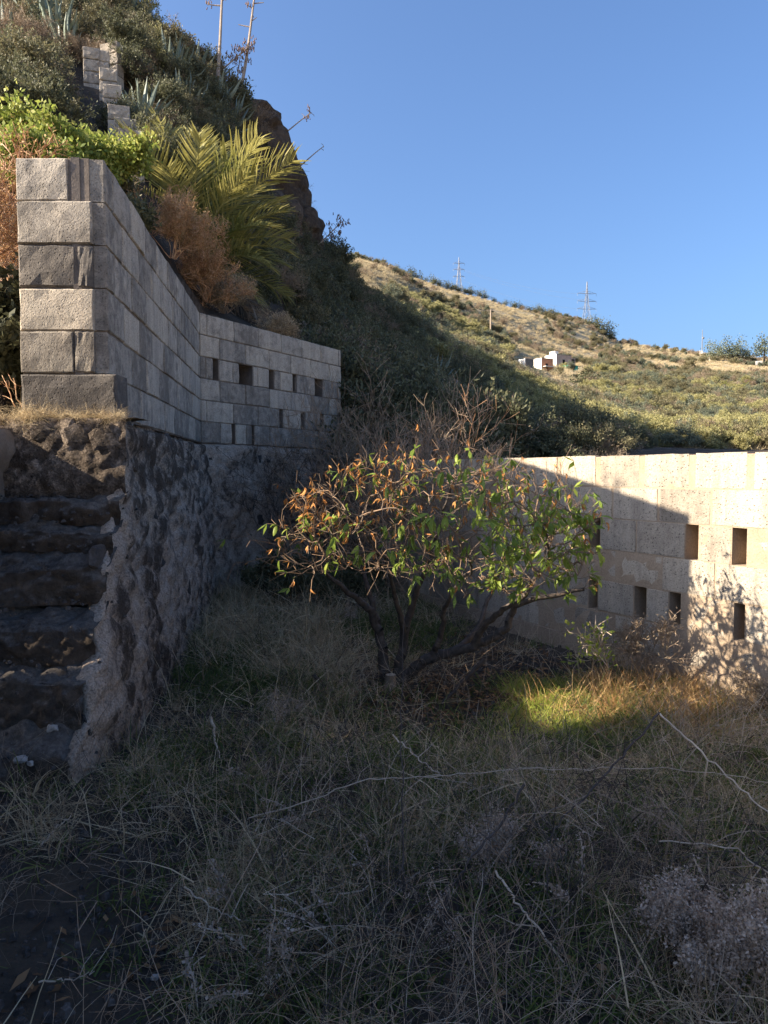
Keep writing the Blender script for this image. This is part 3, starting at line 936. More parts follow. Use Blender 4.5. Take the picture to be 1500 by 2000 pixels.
# ------------------------------------------------------------------ plant builders
def twig_skeleton(r, stems, height, spread, levels=3, seg=5, wob=.25, up=.15, kids=(2, 4), ratio=.6, r0=.012, base_r=.05):
    """returns segments (A, B, ra, rb, level) and tips (point, direction)"""
    S = []; tips = []; nodes = []
    def grow(p, d, L, rad, lev):
        n = max(2, seg - lev)
        for i in range(n):
            d = unit(d + r.normal(0, wob, 3) + np.array((0, 0, up)))
            q = p + d * L / n
            ra = rad * (1 - .55 * i / n); rb = rad * (1 - .55 * (i + 1) / n)
            S.append((p, q, ra, rb, lev)); nodes.append((q, d, lev))
            p = q
            if lev < levels - 1 and (i > 0 or lev > 0):
                for _ in range(r.integers(kids[0], kids[1] + 1) if i >= n - 2 else r.integers(0, 2)):
                    grow(p, unit(d + r.normal(0, .65, 3)), L * ratio * r.uniform(.6, 1.1), rb * .62, lev + 1)
        tips.append((p, d))
    for _ in range(stems):
        a = r.uniform(0, 2 * math.pi); t = r.uniform(0, 1) ** .7 * spread
        d = np.array((math.cos(a) * math.sin(t), math.sin(a) * math.sin(t), math.cos(t)))
        b = np.array((math.cos(a), math.sin(a), 0)) * r.uniform(0, base_r)
        grow(b, d, height * r.uniform(.7, 1.1), r0, 0)
    return S, tips, nodes

def shrub_mesh(name, seed, stems=7, height=.6, spread=1.0, levels=3, leaf=(.05, .018), nleaf=5, mats=None, r0=.010, wob=.25, up=.12, kids=(2, 3), ratio=.6, leaf_lv=1, minr=.0022, jitter=.03, dome=None):
    r = np.random.default_rng(seed)
    S, tips, nodes = twig_skeleton(r, stems, height, spread, levels, 5, wob, up, kids, ratio, r0)
    mb = MB()
    A = np.array([s[0] for s in S]); B = np.array([s[1] for s in S]); ra = np.maximum([s[2] for s in S], minr); rb = np.maximum([s[3] for s in S], minr)
    mb.segs(A, B, ra, rb, 3, 0)
    if nleaf and leaf:
        P_ = []; D_ = []
        for (q, d, lv) in nodes:
            if lv < leaf_lv: continue
            k = r.poisson(nleaf)
            for _ in range(k):
                P_.append(q + r.normal(0, jitter, 3)); D_.append(d * .5 + r.normal(0, .7, 3) + np.array((0, 0, .25)))
        if P_:
            P_ = np.array(P_); n = len(P_)
            P_[:, 2] = np.maximum(P_[:, 2], .01)
            mb.leaves(P_, np.array(D_), r.normal(0, 1, (n, 3)), leaf[0] * r.uniform(.6, 1.3, n), leaf[1] * r.uniform(.6, 1.3, n), 1)
    return mb.mesh(name, mats)

def blade_mesh(name, seed, n=40, h=(.15, .35), spread=.9, base=.06, width=.005, bend=.6, mats=None, segs=3):
    r = np.random.default_rng(seed)
    mb = MB()
    V = []; Q = []; k = 0
    for _ in range(n):
        a = r.uniform(0, 2 * math.pi); t = r.uniform(0, spread)
        d = np.array((math.cos(a) * math.sin(t), math.sin(a) * math.sin(t), math.cos(t)))
        p = np.array((r.normal(0, base), r.normal(0, base), 0.0))
        L = r.uniform(*h); w = width * r.uniform(.6, 1.4)
        s = unit(np.cross(d, r.normal(0, 1, 3)))
        dz = r.uniform(.2, 1) * bend
        for i in range(segs + 1):
            f = i / segs; ww = w * (1 - .8 * f)
            V += [p - s * ww / 2, p + s * ww / 2]
            d = unit(d + np.array((math.cos(a) * .25 * dz, math.sin(a) * .25 * dz, -dz * .55)) + r.normal(0, .06, 3))
            p = p + d * L / segs
            p[2] = max(p[2], .004)
        for i in range(segs):
            Q.append((k + 2 * i, k + 2 * i + 1, k + 2 * i + 3, k + 2 * i + 2))
        k += 2 * (segs + 1)
    mb.quads(V, Q, 0)
    return mb.mesh(name, mats)

PROTO = {}
def proto(key, meshes):
    c = bpy.data.collections.new('proto_' + key)
    for i, me in enumerate(meshes):
        o = bpy.data.objects.new(f'{key}_{i:02d}', me); c.objects.link(o)
    PROTO[key] = c

def scatter(name, key, pts, scl, label, rng, tilt=.12, cat=None):
    pts = np.asarray(pts, np.float32); n = len(pts)
    me = bpy.data.meshes.new(name)
    me.vertices.add(n); me.vertices.foreach_set('co', pts.ravel())
    rot = np.stack([rng.normal(0, tilt, n), rng.normal(0, tilt, n), rng.uniform(0, 6.283, n)], axis=1).astype(np.float32)
    a = me.attributes.new('rot', 'FLOAT_VECTOR', 'POINT'); a.data.foreach_set('vector', rot.ravel())
    a = me.attributes.new('scl', 'FLOAT', 'POINT'); a.data.foreach_set('value', np.asarray(scl, np.float32))
    a = me.attributes.new('idx', 'INT', 'POINT'); a.data.foreach_set('value', rng.integers(0, len(PROTO[key].objects), n).astype(np.int32))
    o = add(name, me)
    ng = bpy.data.node_groups.new(name, 'GeometryNodeTree')
    ng.interface.new_socket('Geometry', in_out='INPUT', socket_type='NodeSocketGeometry')
    ng.interface.new_socket('Geometry', in_out='OUTPUT', socket_type='NodeSocketGeometry')
    gi = ng.nodes.new('NodeGroupInput'); go = ng.nodes.new('NodeGroupOutput')
    ci = ng.nodes.new('GeometryNodeCollectionInfo'); ci.inputs['Collection'].default_value = PROTO[key]
    ci.inputs['Separate Children'].default_value = True; ci.inputs['Reset Children'].default_value = True
    ip = ng.nodes.new('GeometryNodeInstanceOnPoints'); ip.inputs['Pick Instance'].default_value = True
    def attr(nm, t):
        x = ng.nodes.new('GeometryNodeInputNamedAttribute'); x.data_type = t; x.inputs['Name'].default_value = nm
        return [s for s in x.outputs if s.enabled and s.name == 'Attribute'][0]
    L = ng.links.new
    L(gi.outputs[0], ip.inputs['Points']); L(ci.outputs[0], ip.inputs['Instance'])
    L(attr('idx', 'INT'), ip.inputs['Instance Index'])
    e2r = ng.nodes.new('FunctionNodeEulerToRotation'); L(attr('rot', 'FLOAT_VECTOR'), e2r.inputs[0]); L(e2r.outputs[0], ip.inputs['Rotation'])
    L(attr('scl', 'FLOAT'), ip.inputs['Scale'])
    L(ip.outputs[0], go.inputs[0])
    md = o.modifiers.new('scatter', 'NODES'); md.node_group = ng
    meta(o, label, cat, kind='stuff')
    return o

proto('hill_dark', [shrub_mesh('s', 100 + i, 9, .55, 1.25, 3, (.055, .024), 5, [M_TWIG_DARK, M_B_DARK], .009, .3) for i in range(3)] +
                   [shrub_mesh('s', 110 + i, 9, .50, 1.2, 3, (.05, .02), 4, [M_TWIG_DARK, M_B_OLIVE], .009, .3) for i in range(2)])
proto('hill_dry', [shrub_mesh('s', 120 + i, 10, .5, 1.1, 3, (.05, .012), 2, [M_TWIG, M_B_DRY], .007, .3) for i in range(3)])
proto('hill_olive', [shrub_mesh('s', 130 + i, 10, .5, 1.2, 3, (.06, .022), 5, [M_TWIG, M_B_OLIVE], .008, .3) for i in range(3)])
proto('hill_lime', [shrub_mesh('s', 140 + i, 9, .45, 1.2, 3, (.06, .026), 6, [M_TWIG, M_B_VALLEY], .008, .3) for i in range(3)])
proto('hill_grey', [shrub_mesh('s', 150 + i, 9, .45, 1.2, 3, (.06, .020), 5, [M_TWIG, M_B_GREY], .008, .3) for i in range(2)])
proto('hill_tan', [blade_mesh('t', 160 + i, 110, (.25, .55), 1.35, .20, .018, .9, [M_B_TAN], 2) for i in range(3)])
proto('hill_straw', [blade_mesh('t', 165 + i, 70, (.2, .55), 1.0, .12, .007, .6, [M_STRAW], 3) for i in range(3)])
proto('straw', [blade_mesh('t', 170 + i, 64, (.12, .34), 1.15, .07, .0029, .8, [M_STRAW], 4) for i in range(4)] + [blade_mesh('t', 270 + i, 26, (.16, .42), 1.35, .10, .0058, .9, [M_STRAW], 4) for i in range(3)])
proto('straw_rust', [blade_mesh('t', 175 + i, 40, (.12, .34), 1.0, .08, .0042, .6, [M_STRAW_RED], 4) for i in range(3)])
proto('green', [blade_mesh('t', 180 + i, 44, (.05, .16), 1.2, .07, .006, .8, [M_GRASS], 3) for i in range(4)])
proto('lime', [blade_mesh('t', 185 + i, 50, (.06, .17), 1.0, .08, .006, .7, [M_GRASS_SUN], 3) for i in range(3)])

def tangle_mesh(name, seed, n, rad, h, mats, thick=.0010, flat=.35):
    r = np.random.default_rng(seed); mb = MB()
    A = []; B = []; ra = []
    for _ in range(n):
        a = r.uniform(0, 6.283); t = r.uniform(.2, 1.45)
        d = np.array((math.cos(a) * math.sin(t), math.sin(a) * math.sin(t), math.cos(t)))
        p = np.array((r.normal(0, rad * .5), r.normal(0, rad * .5), r.uniform(0, h * .4)))
        L = r.uniform(.5, 1.4) * rad; k = 7; w = thick * r.uniform(.6, 1.8)
        for i in range(k):
            q = p + d * L / k
            q[2] = max(q[2], .005)
            A.append(p); B.append(q); ra.append(w * (1 - .09 * i))
            if r.random() < .35:
                e = unit(d + r.normal(0, .7, 3)); A.append(q); B.append(q + e * L * r.uniform(.1, .3)); ra.append(w * .6)
            d = unit(d + r.normal(0, .17, 3) + np.array((0, 0, -.09)))
            p = q
    ra = np.array(ra)
    mb.segs(A, B, ra, ra * .85, 3, 0)
    return mb.mesh(name, mats)
proto('tangle', [tangle_mesh('g', 190 + i, 26, .36, .22, [M_TWIG]) for i in range(4)] + [tangle_mesh('g', 196, 20, .38, .25, [M_TWIG_PALE])] + [tangle_mesh('g', 198 + i, 22, .36, .25, [M_TWIG_DARK], .0014) for i in range(2)])

def pale_weed_mesh(name, seed, n=5, h=.35, blob=1.0, mats=None, dens=9):
    """dry flowered weed: thin stems lined with tiny fluffy bracts"""
    r = np.random.default_rng(seed)
    S, tips, nodes = twig_skeleton(r, n, h, .8, 3, 5, .18, .08, (2, 3), .5, .003, .03)
    mb = MB()
    mb.segs([s[0] for s in S], [s[1] for s in S], np.maximum([s[2] for s in S], .0011), np.maximum([s[3] for s in S], .0010), 3, 0)
    C = []; D = []
    for (q, d, lv) in nodes:
        if lv < 1: continue
        for _ in range(r.poisson(dens)):
            C.append(q + r.normal(0, .012, 3)); D.append(r.normal(0, 1, 3))
    C = np.array(C)
    mb.leaves(C, D, r.normal(0, 1, (len(C), 3)), .011 * blob * r.uniform(.6, 1.5, len(C)), .007 * blob * r.uniform(.6, 1.5, len(C)), 1)
    return mb.mesh(name, mats)
proto('pale_weed', [pale_weed_mesh('w', 210 + i, 2, .26, 1.0, [M_TWIG, M_GREYWEED], 3.5) for i in range(3)])

def litter_mesh(name, seed, n, rad, mats, L=.06):
    r = np.random.default_rng(seed); mb = MB()
    C = np.stack([r.normal(0, rad, n), r.normal(0, rad, n), np.abs(r.normal(.006, .008, n))], axis=1)
    D = np.stack([r.normal(0, 1, n), r.normal(0, 1, n), r.normal(0, .2, n)], axis=1)
    N = np.stack([r.normal(0, .4, n), r.normal(0, .4, n), np.ones(n)], axis=1)
    mb.leaves(C, D, N, L * r.uniform(.5, 1.3, n), L * .3 * r.uniform(.6, 1.4, n), 0)
    return mb.mesh(name, mats)
proto('litter', [litter_mesh('l', 220 + i, 45, .16, [M_LITTER]) for i in range(3)])

def pebble_mesh(name, seed, n=14, rad=.18):
    r = np.random.default_rng(seed); mb = MB()
    for _ in range(n):
        s = r.uniform(.004, .016); c = np.array((r.normal(0, rad), r.normal(0, rad), s * .3))
        J = lambda: r.uniform(.7, 1.2)
        V = [c + s * np.array(v) * J() for v in ((-1,-1,-.6),(1,-1,-.6),(1,1,-.6),(-1,1,-.6),(-.6,-.6,.6),(.6,-.6,.6),(.6,.6,.6),(-.6,.6,.6))]
        mb.quads(V, [(0,3,2,1),(4,5,6,7),(0,1,5,4),(1,2,6,5),(2,3,7,6),(3,0,4,7)], 0)
    return mb.mesh(name, [M_STONE])
proto('pebble', [pebble_mesh('p', 230 + i) for i in range(3)])

# ------------------------------------------------------------------ hillside scrub (stuff)
rg = np.random.default_rng(21)
def hill_points(n, x0, x1, d0, d1, pow_=1.0, accept=None, r=rg):
    px = r.uniform(x0, x1, n * 2); d = np.exp(r.uniform(math.log(d0), math.log(d1), n * 2))
    st = np.interp(px, HX, [h[0][0] for h in HS]); en = np.interp(px, HX, [h[0][-1] for h in HS])
    ok = (d > st * 1.02) & (d < en * .97)
    px, d = px[ok][:n], d[ok][:n]
    p = hill_at(px, d)
    for q in p: q[2] += hill_noise(q[0], q[1])
    X, Y = project(p[:, 0], p[:, 1], p[:, 2])
    if accept is not None:
        k = np.array([accept(a, b, c) for a, b, c in zip(X, Y, p[:, 1])])
        k = r.random(len(k)) < k
        p, X, Y = p[k], X[k], Y[k]
    return p, X, Y

def crag(x, y): return 445 < x < 640 and y > 225 + max(0, x - 490) * 1.0 and y < 330 + max(0, x - 445) * 1.5 and y < 520
def scree(x, y, d):
    if 690 < x < 800 and 22 < d < 39 and abs((y - 588) - (x - 700) * .60) < 16: return True
    if 890 < x < 1030 and 30 < d < 62 and abs((y - 690) - (x - 900) * .42) < 14: return True
    return False
def behind_wall(x, y, d):     # keep the strip right behind the walls for the planted shrubs
    return d < 1.12 * hill_start(x)
def near_ok(w):
    def f(x, y, d):
        if crag(x, y): return .03
        if 215 < x < 620 and y > 225 and d < 15.5: return .02
        if 150 < x < 275 and 60 < y < 300 and d < 17.2: return .0
        if x < 240 and y > 225 and d < 11: return .0
        if scree(x, y, d): return .08
        if 820 < x < 1000 and d < 29 and -20 < (y - 752) - (x - 830) * .72 < 100: return .06
        if x > 1190 and d < 31: return 0
        if 85 < x < 300 and 55 < y < 340 and d < 18.5: return 0
        return w(x, y, d)
    return f
def sc(p, a, b, r=rg, k=.25):
    return r.uniform(a, b, len(p)) * (.55 + k * np.log(np.maximum(p[:, 1], 6) / 6.0))

p, X, Y = hill_points(3100, -250, 1250, 8, 60, accept=near_ok(lambda x, y, d: .95 if x < 900 else .55))
scatter('hillside_scrub', 'hill_dark', p, sc(p, .7, 1.5), 'dark green scrub covering the shaded slope behind the walls', rg)
p, X, Y = hill_points(3600, -250, 1250, 8, 60, accept=near_ok(lambda x, y, d: .7))
scatter('hillside_dry_scrub', 'hill_dry', p, sc(p, .7, 1.3), 'dry brown twiggy scrub among the green on the near slope', rg)
p, X, Y = hill_points(2600, -250, 1000, 8, 50, accept=near_ok(lambda x, y, d: .5))
scatter('hillside_grass', 'hill_straw', p, sc(p, .8, 1.4), 'dry straw grass between the bushes of the near slope', rg)
p, X, Y = hill_points(700, 640, 1010, 11.5, 22, accept=lambda x, y, d: 0 if (800 < x < 1010 and -26 < (y - 752) - (x - 830) * .72 < 110) else (.9 if y > 740 else .4))
scatter('gap_brush', 'hill_dry', p, rg.uniform(1.0, 1.7, len(p)), 'grey brown dry brush filling the slope behind the gap between the walls', rg)
p, X, Y = hill_points(800, 640, 1010, 11.5, 22, accept=lambda x, y, d: 0 if (800 < x < 1010 and -26 < (y - 752) - (x - 830) * .72 < 110) else .8)
scatter('gap_green_brush', 'hill_dark', p, rg.uniform(1.0, 1.7, len(p)), 'dark green brush on the slope behind the gap between the walls', rg)
def valley(x, y, d):
    if 990 < x < 1150 and 70 < d < 175: return .03
    if x > 1080 and d < 40: return 0
    return 1.0 if d > 36 else .25
p, X, Y = hill_points(5200, 760, 1750, 30, 150, accept=valley)
k = rg.random(len(p))
t = np.array([fbm(q[0] * .05, q[1] * .05, 3.0, 3) for q in p])
grp = np.where(t + rg.normal(0, .22, len(p)) > .12, 0, np.where(k < .35, 1, np.where(k < .62, 2, 3)))
for g_, key, nm, lb in ((0, 'hill_lime', 'valley_green_scrub', 'sunlit yellow green scrub on the valley slope'), (1, 'hill_olive', 'valley_olive_scrub', 'olive bushes dotted over the valley slope'),
                        (2, 'hill_dry', 'valley_dry_scrub', 'dry brown brush on the valley slope'), (3, 'hill_grey', 'valley_grey_scrub', 'grey green bushes on the valley slope')):
    q = p[grp == g_]
    scatter(nm, key, q, rg.uniform(.8, 1.7, len(q)) * (.9 + q[:, 1] / 160), lb, rg)
p, X, Y = hill_points(4200, 760, 1750, 34, 150, accept=valley)
scatter('valley_dry_grass', 'hill_tan', p, rg.uniform(.7, 1.3, len(p)) * (.8 + p[:, 1] / 200), 'tan dry grass tufts across the valley slope', rg)
p, X, Y = hill_points(19000, 600, 1800, 100, 345, accept=lambda x, y, d: .15 if (990 < x < 1150 and d < 165) else 1)
scatter('far_hill_grass', 'hill_tan', p, rg.uniform(.9, 1.9, len(p)), 'tan dry grass covering the sunlit far hill', rg)
p, X, Y = hill_points(5200, 600, 1800, 110, 345, accept=lambda x, y, d: .02 if (990 < x < 1160 and d < 175) else 1)
t = np.array([fbm(q[0] * .02, q[1] * .02, 8.0, 4) for q in p]) + rg.normal(0, .15, len(p)) + np.where(X < 1150, -.17, -.02)
k = rg.random(len(p))
for m_, key, nm, lb, s in (((t > .1) & (k < .4), 'hill_olive', 'far_hill_olive_scrub', 'olive scrub speckling the far hill', 2.6), ((t > .1) & (k >= .4) & (k < .7), 'hill_grey', 'far_hill_grey_scrub', 'grey green scrub speckling the far hill', 2.4),
                           ((t > .0) & (k >= .7), 'hill_dry', 'far_hill_dry_scrub', 'dry brown scrub speckling the far hill', 2.6)):
    q = p[m_]
    scatter(nm, key, q, rg.uniform(.5, 1.2, len(q)) * s, lb, rg)
# ------------------------------------------------------------------ single shrubs on the slopes
def hill_pt(px, py):
    """where the sight line through a photograph pixel meets the hill"""
    ds = np.geomspace(hill_start(px), hill_end(px), 900)
    z = hill_z0(np.full(900, px), ds)
    a, b = ray(px, py)
    hit = np.where(EYE + b * ds < z)[0]
    k = hit[0] if len(hit) else int(np.argmax((z - EYE) / ds))
    X, Y, Z = a * ds[k], ds[k], z[k]
    return np.array((X, Y, Z + hill_noise(X, Y)))

def shrub_parts(label, seed, p, h, kind, group=None, cat='shrub', name='shrub', **kw):
    """one shrub: bare stems and foliage as two parts"""
    mats = kw.pop('mats')
    args = dict(stems=9, height=h * .62, spread=1.15, levels=3, nleaf=6, leaf=(.055, .022), r0=.010)
    args.update(kw)
    me = shrub_mesh('foliage', seed, mats=mats, **args)
    o = empty(name, tuple(p), label, cat, group)
    split_parts(me, o, mats, kind)
    return o

def split_parts(me, root, mats, names):
    """divide a two-material mesh into its stems and its foliage"""
    n = len(me.polygons)
    mi = np.zeros(n, np.int32); me.polygons.foreach_get('material_index', mi)
    V = np.zeros(len(me.vertices) * 3, np.float32); me.vertices.foreach_get('co', V); V = V.reshape(-1, 3)
    L = np.zeros(n * 4, np.int32); me.loops.foreach_get('vertex_index', L); L = L.reshape(-1, 4)
    for k, nm in enumerate(names):
        q = L[mi == k]
        if not len(q): continue
        u, inv = np.unique(q, return_inverse=True)
        o = add(nm, mesh_np(nm, V[u], inv.reshape(-1, 4), [mats[k]]), root)
        if k == 1: o['kind'] = 'stuff'
    bpy.data.meshes.remove(me)

SF = ('stem', 'foliage')
# sunlit green bushes on the terrace above the tall wall
for k, (px, py, d, h, w, kind, lb) in enumerate((
        (20, 345, 8.2, .62, 1.0, M_B_LIME, 'sunlit yellow green leafy bush at the left edge above the wall pier'),
        (115, 335, 8.0, .60, 1.0, M_B_LIME, 'sunlit lime green leafy bush rising straight above the wall pier'),
        (200, 345, 8.4, .52, 1.0, M_B_LIME, 'sunlit lime green bush just right of the pier top'),
        (62, 345, 7.0, .42, 1.0, M_B_LIME, 'low yellowing bush in front of the taller lime green ones'),
        (228, 385, 9.0, .34, 1.0, M_B_OLIVE, 'mid green feathery bush between the lime bushes and the palm'),
        (262, 415, 8.2, .16, 1.0, M_B_DARK, 'small dark green bush on top of the wall left of the palm'))):
    p = P(px, py + 26, d)
    shrub_parts(lb, 300 + k, p, h, SF, 'leafy bushes on the terrace above the wall', mats=[M_TWIG, kind], stems=12, spread=1.2, leaf=(.055, .034), nleaf=11, levels=3, r0=.008, jitter=.05, height=h * .7)
# rust coloured dry bushes
for k, (px, py, d, h, lb) in enumerate((
        (338, 505, 8.8, .80, 'tall rust brown dry bush on top of the wall below the palm'),
        (405, 590, 9.6, .72, 'rust brown dry bush at the corner of the wall top'),
        (440, 612, 10.2, .60, 'greyish dry bush on the wall top just right of the corner'),
        (545, 668, 11.0, .42, 'small dry twiggy bush behind the lower wall top'),
        (-18, 560, 5.3, .95, 'orange brown dry bush at the left edge beside the wall pier'))):
    p = P(px, py, d)
    m2 = M_STRAW_RED if k not in (2, 3) else M_STRAW
    shrub_parts(lb, 320 + k, p, h, ('stem', 'dry_leaves'), 'dry bushes along the wall', name='dry_bush', mats=[M_TWIG_RED if k not in (2, 3) else M_TWIG, m2], stems=13, spread=.8, levels=4, nleaf=1.5, leaf=(.032, .007), r0=.006, wob=.3, height=h * .6, minr=.0024, kids=(2, 3))
p = P(-45, 800, 4.9)
shrub_parts('dark leafy bush in the shade beside the foot of the wall pier', 330, p + np.array((-.1, .15, -.1)), 1.0, SF, mats=[M_TWIG_DARK, M_B_DARK], stems=12, height=.5, spread=.7, leaf=(.07, .04), nleaf=6)
p = P(-10, 720, 5.5)
shrub_parts('dark leafy bush in deep shade left of the middle of the pier', 332, p, .8, SF, mats=[M_TWIG_DARK, M_B_DARK], stems=12, height=.5, spread=.9, leaf=(.07, .04), nleaf=7)
p = P(45, 795, 4.72)
shrub_parts('leafless reddish twig sticking up at the left foot of the pier', 331, p, .30, ('stem', 'bud'), cat='twig', name='bare_twig', mats=[M_TWIG_RED, M_TWIG_RED], stems=2, levels=2, nleaf=.4, leaf=(.01, .004), r0=.005, height=.2)

# shrubs one can pick out on the shaded near slope and along the spur
rs = np.random.default_rng(77)
SHR = {}
def lib(key, n, **kw):
    SHR[key] = []
    for i in range(n):
        mats = kw['mats']; me = shrub_mesh('shrub', 400 + 31 * i + len(key) * 7, **kw)
        SHR[key].append(me)
lib('olive', 3, stems=12, height=.6, spread=1.2, levels=3, nleaf=6, leaf=(.06, .024), mats=[M_TWIG, M_B_OLIVE])
lib('dark', 3, stems=12, height=.6, spread=1.2, levels=3, nleaf=7, leaf=(.06, .026), mats=[M_TWIG_DARK, M_B_DARK])
lib('greytwig', 3, stems=14, height=.6, spread=1.0, levels=4, nleaf=1.2, leaf=(.035, .01), mats=[M_TWIG, M_B_DRY])
lib('rusty', 2, stems=12, height=.55, spread=1.1, levels=3, nleaf=5, leaf=(.04, .014), mats=[M_TWIG, M_B_DRY])
lib('limy', 2, stems=12, height=.55, spread=1.2, levels=3, nleaf=7, leaf=(.06, .028), mats=[M_TWIG, M_B_VALLEY])
def put_shrub(px, py, scale, key, label, group, sink=.1):
    p = hill_pt(px, py)
    o = add('shrub', SHR[key][int(rs.integers(len(SHR[key])))], None, (p[0], p[1], p[2] - sink * scale), (rs.normal(0, .1), rs.normal(0, .1), rs.uniform(0, 6.28)), (scale * rs.uniform(.9, 1.25), scale * rs.uniform(.9, 1.25), scale))
    return meta(o, label, 'shrub', group)
NAMES = {'dark': 'dark green bush', 'olive': 'olive bush', 'greytwig': 'grey twiggy bush', 'rusty': 'brownish bush'}
for k in range(46):
    x = rs.uniform(675, 900); y = rs.uniform(max(640, 560 + (x - 640) * .75), 880)
    key = ['dark', 'olive', 'greytwig', 'olive'][k % 4]
    if x > 790 and -34 < (y - 752) - (x - 830) * .72 < 130: x -= 115
    where = 'near the tall wall end' if x < 735 else ('above the low wall' if y > 810 else ('near the tumbled stones' if x > 800 else 'midway up the dark slope'))
    size = rs.uniform(.7, 1.3)
    put_shrub(x, y, size, key, ('small ' if size < 1 else 'wide ') + NAMES[key] + ' in the shade, ' + where, 'bushes on the shaded slope beyond the wall')
for k in range(50):
    x = rs.uniform(0, 470); y = rs.uniform(20 + max(0, x - 230) * .8, 250)
    key = ['olive', 'greytwig', 'dark', 'rusty'][k % 4]
    if 70 < x < 320 and 60 < y: x = x - 230 if (k % 2 and x > 230) else x + 250
    if x > 470: x, y = 300 + k, 60 + k * .5
    if x < 70 or x > 320: pass
    size = rs.uniform(.7, 1.4)
    where = ('at the left edge of the hillside' if x < 60 else 'left of the broken stepped wall') if x < 165 else ('above the broken stepped wall' if x < 260 else ('right of the broken stepped wall' if x < 360 else 'below the agaves on the left skyline'))
    put_shrub(x, y, size, key, ('small ' if size < 1.05 else 'wide ') + NAMES[key] + (' high up ' if y < 110 else ' ') + where, 'bushes on the high left hillside')
for k, (x, y, s, key) in enumerate(((262,50,1.6,'limy'),(238,20,1.3,'olive'),(285,118,1.2,'limy'),(270,140,1.0,'limy'),(460,205,1.5,'rusty'),(480,225,1.2,'greytwig'),(575,400,1.2,'greytwig'),(590,430,1.0,'greytwig'),(440,190,1.5,'dark'),
        (500,240,1.0,'greytwig'),(640,535,1.6,'dark'),(665,555,1.5,'olive'),(640,600,1.7,'dark'))):
    put_shrub(x, y, s, key, ['yellow green bush on the skyline at the hilltop','olive bush at the hilltop skyline near the top edge','yellow green bush just right of the broken stepped wall top','small yellow green bush beside the broken stepped wall',
        'purplish brown bush on the skyline beside the agave stalks','grey twiggy bush on the skyline right of the agave stalks','bare bush hanging off the right side of the crag','lower bare bush on the right side of the crag','dark bush under the tall agave stalks',
        'grey bush on the upper lip of the crag','dark bush at the foot of the crag on the skyline','olive bush on the spur just below the crag','large dark bush under the crag, behind the palm fronds'][k], 'skyline bushes on the left hill')
for k, (x, y, s) in enumerate(((715,585,1.6),(735,592,1.7),(755,600,1.6),(775,612,1.6),(795,622,1.5),(815,632,1.4),(832,642,1.3),(870,672,1.6),(900,686,1.6),(925,695,1.5))):
    put_shrub(x, y, s, 'rusty' if k % 3 else 'dark', ['first','second','third','fourth','fifth','sixth','seventh','eighth','ninth','last'][k] + ' dark brown bush from the left in the row along the spur crest', 'bushes in a row along the spur crest')
for k, (x, y, s) in enumerate(((955,768,1.6),(985,765,1.4),(1010,770,1.3),(1040,780,1.3),(1075,792,1.3),(940,742,1.5),(1100,805,1.7),(1140,828,1.9))):
    put_shrub(x, y, s, 'limy', ['first sunlit lime bush from the left along the shadow edge','second sunlit lime bush on the spur, left of the houses','sunlit lime bush straight below the smallest house','sunlit lime bush below the orange house','wide sunlit lime bush left of the big dark tree','sunlit lime bush highest on the spur','sunlit lime bush low under the big dark tree','lowest sunlit lime bush beside the shadow tip'][k], 'sunlit bushes below the spur')

# the rocky crag that ends the spur, seen as a notched brown edge against the sky
def crag_rock(seed, rx, ry_, rz):
    import bmesh
    bm = bmesh.new(); bmesh.ops.create_icosphere(bm, subdivisions=4, radius=1.0)
    o = Vector((seed * 3.1, seed * 1.7, 2.0))
    for v in bm.verts:
        n = v.co.normalized()
        c = mnoise.voronoi(n * 2.2 + o)[0]
        k = .92 + .22 * mnoise.noise(n * 1.6 + o) + .16 * min(.5, c[1] - c[0]) + .07 * mnoise.noise(n * 7 + o)
        v.co = Vector((n.x * rx, n.y * ry_, n.z * rz)) * k
    me = bpy.data.meshes.new('rock'); bm.to_mesh(me); bm.free(); me.materials.append(M_CRAG)
    return me
crag0 = P(530, 330, 28.5)
crag_o = empty('rock_crag', tuple(crag0), 'brown rocky crag at the right edge of the left hill against the sky', 'rock')
for k, (px, py, d, rx, rz) in enumerate(((498,262,28.6,1.0,.9),(520,300,28.4,1.0,1.2),(538,318,28.8,.75,.9),(535,375,28.0,1.1,1.4),(556,400,28.6,.9,1.3),(565,455,28.4,1.2,1.2),(588,478,29.4,.9,.9),(500,330,27.4,1.2,1.3),(530,440,27.2,1.2,1.2))):
    q = P(px, py, d) - crag0
    add('rock', crag_rock(k + 1, rx, 1.3, rz), crag_o, tuple(q), (rs.normal(0, .2), rs.normal(0, .2), rs.uniform(0, 6)))

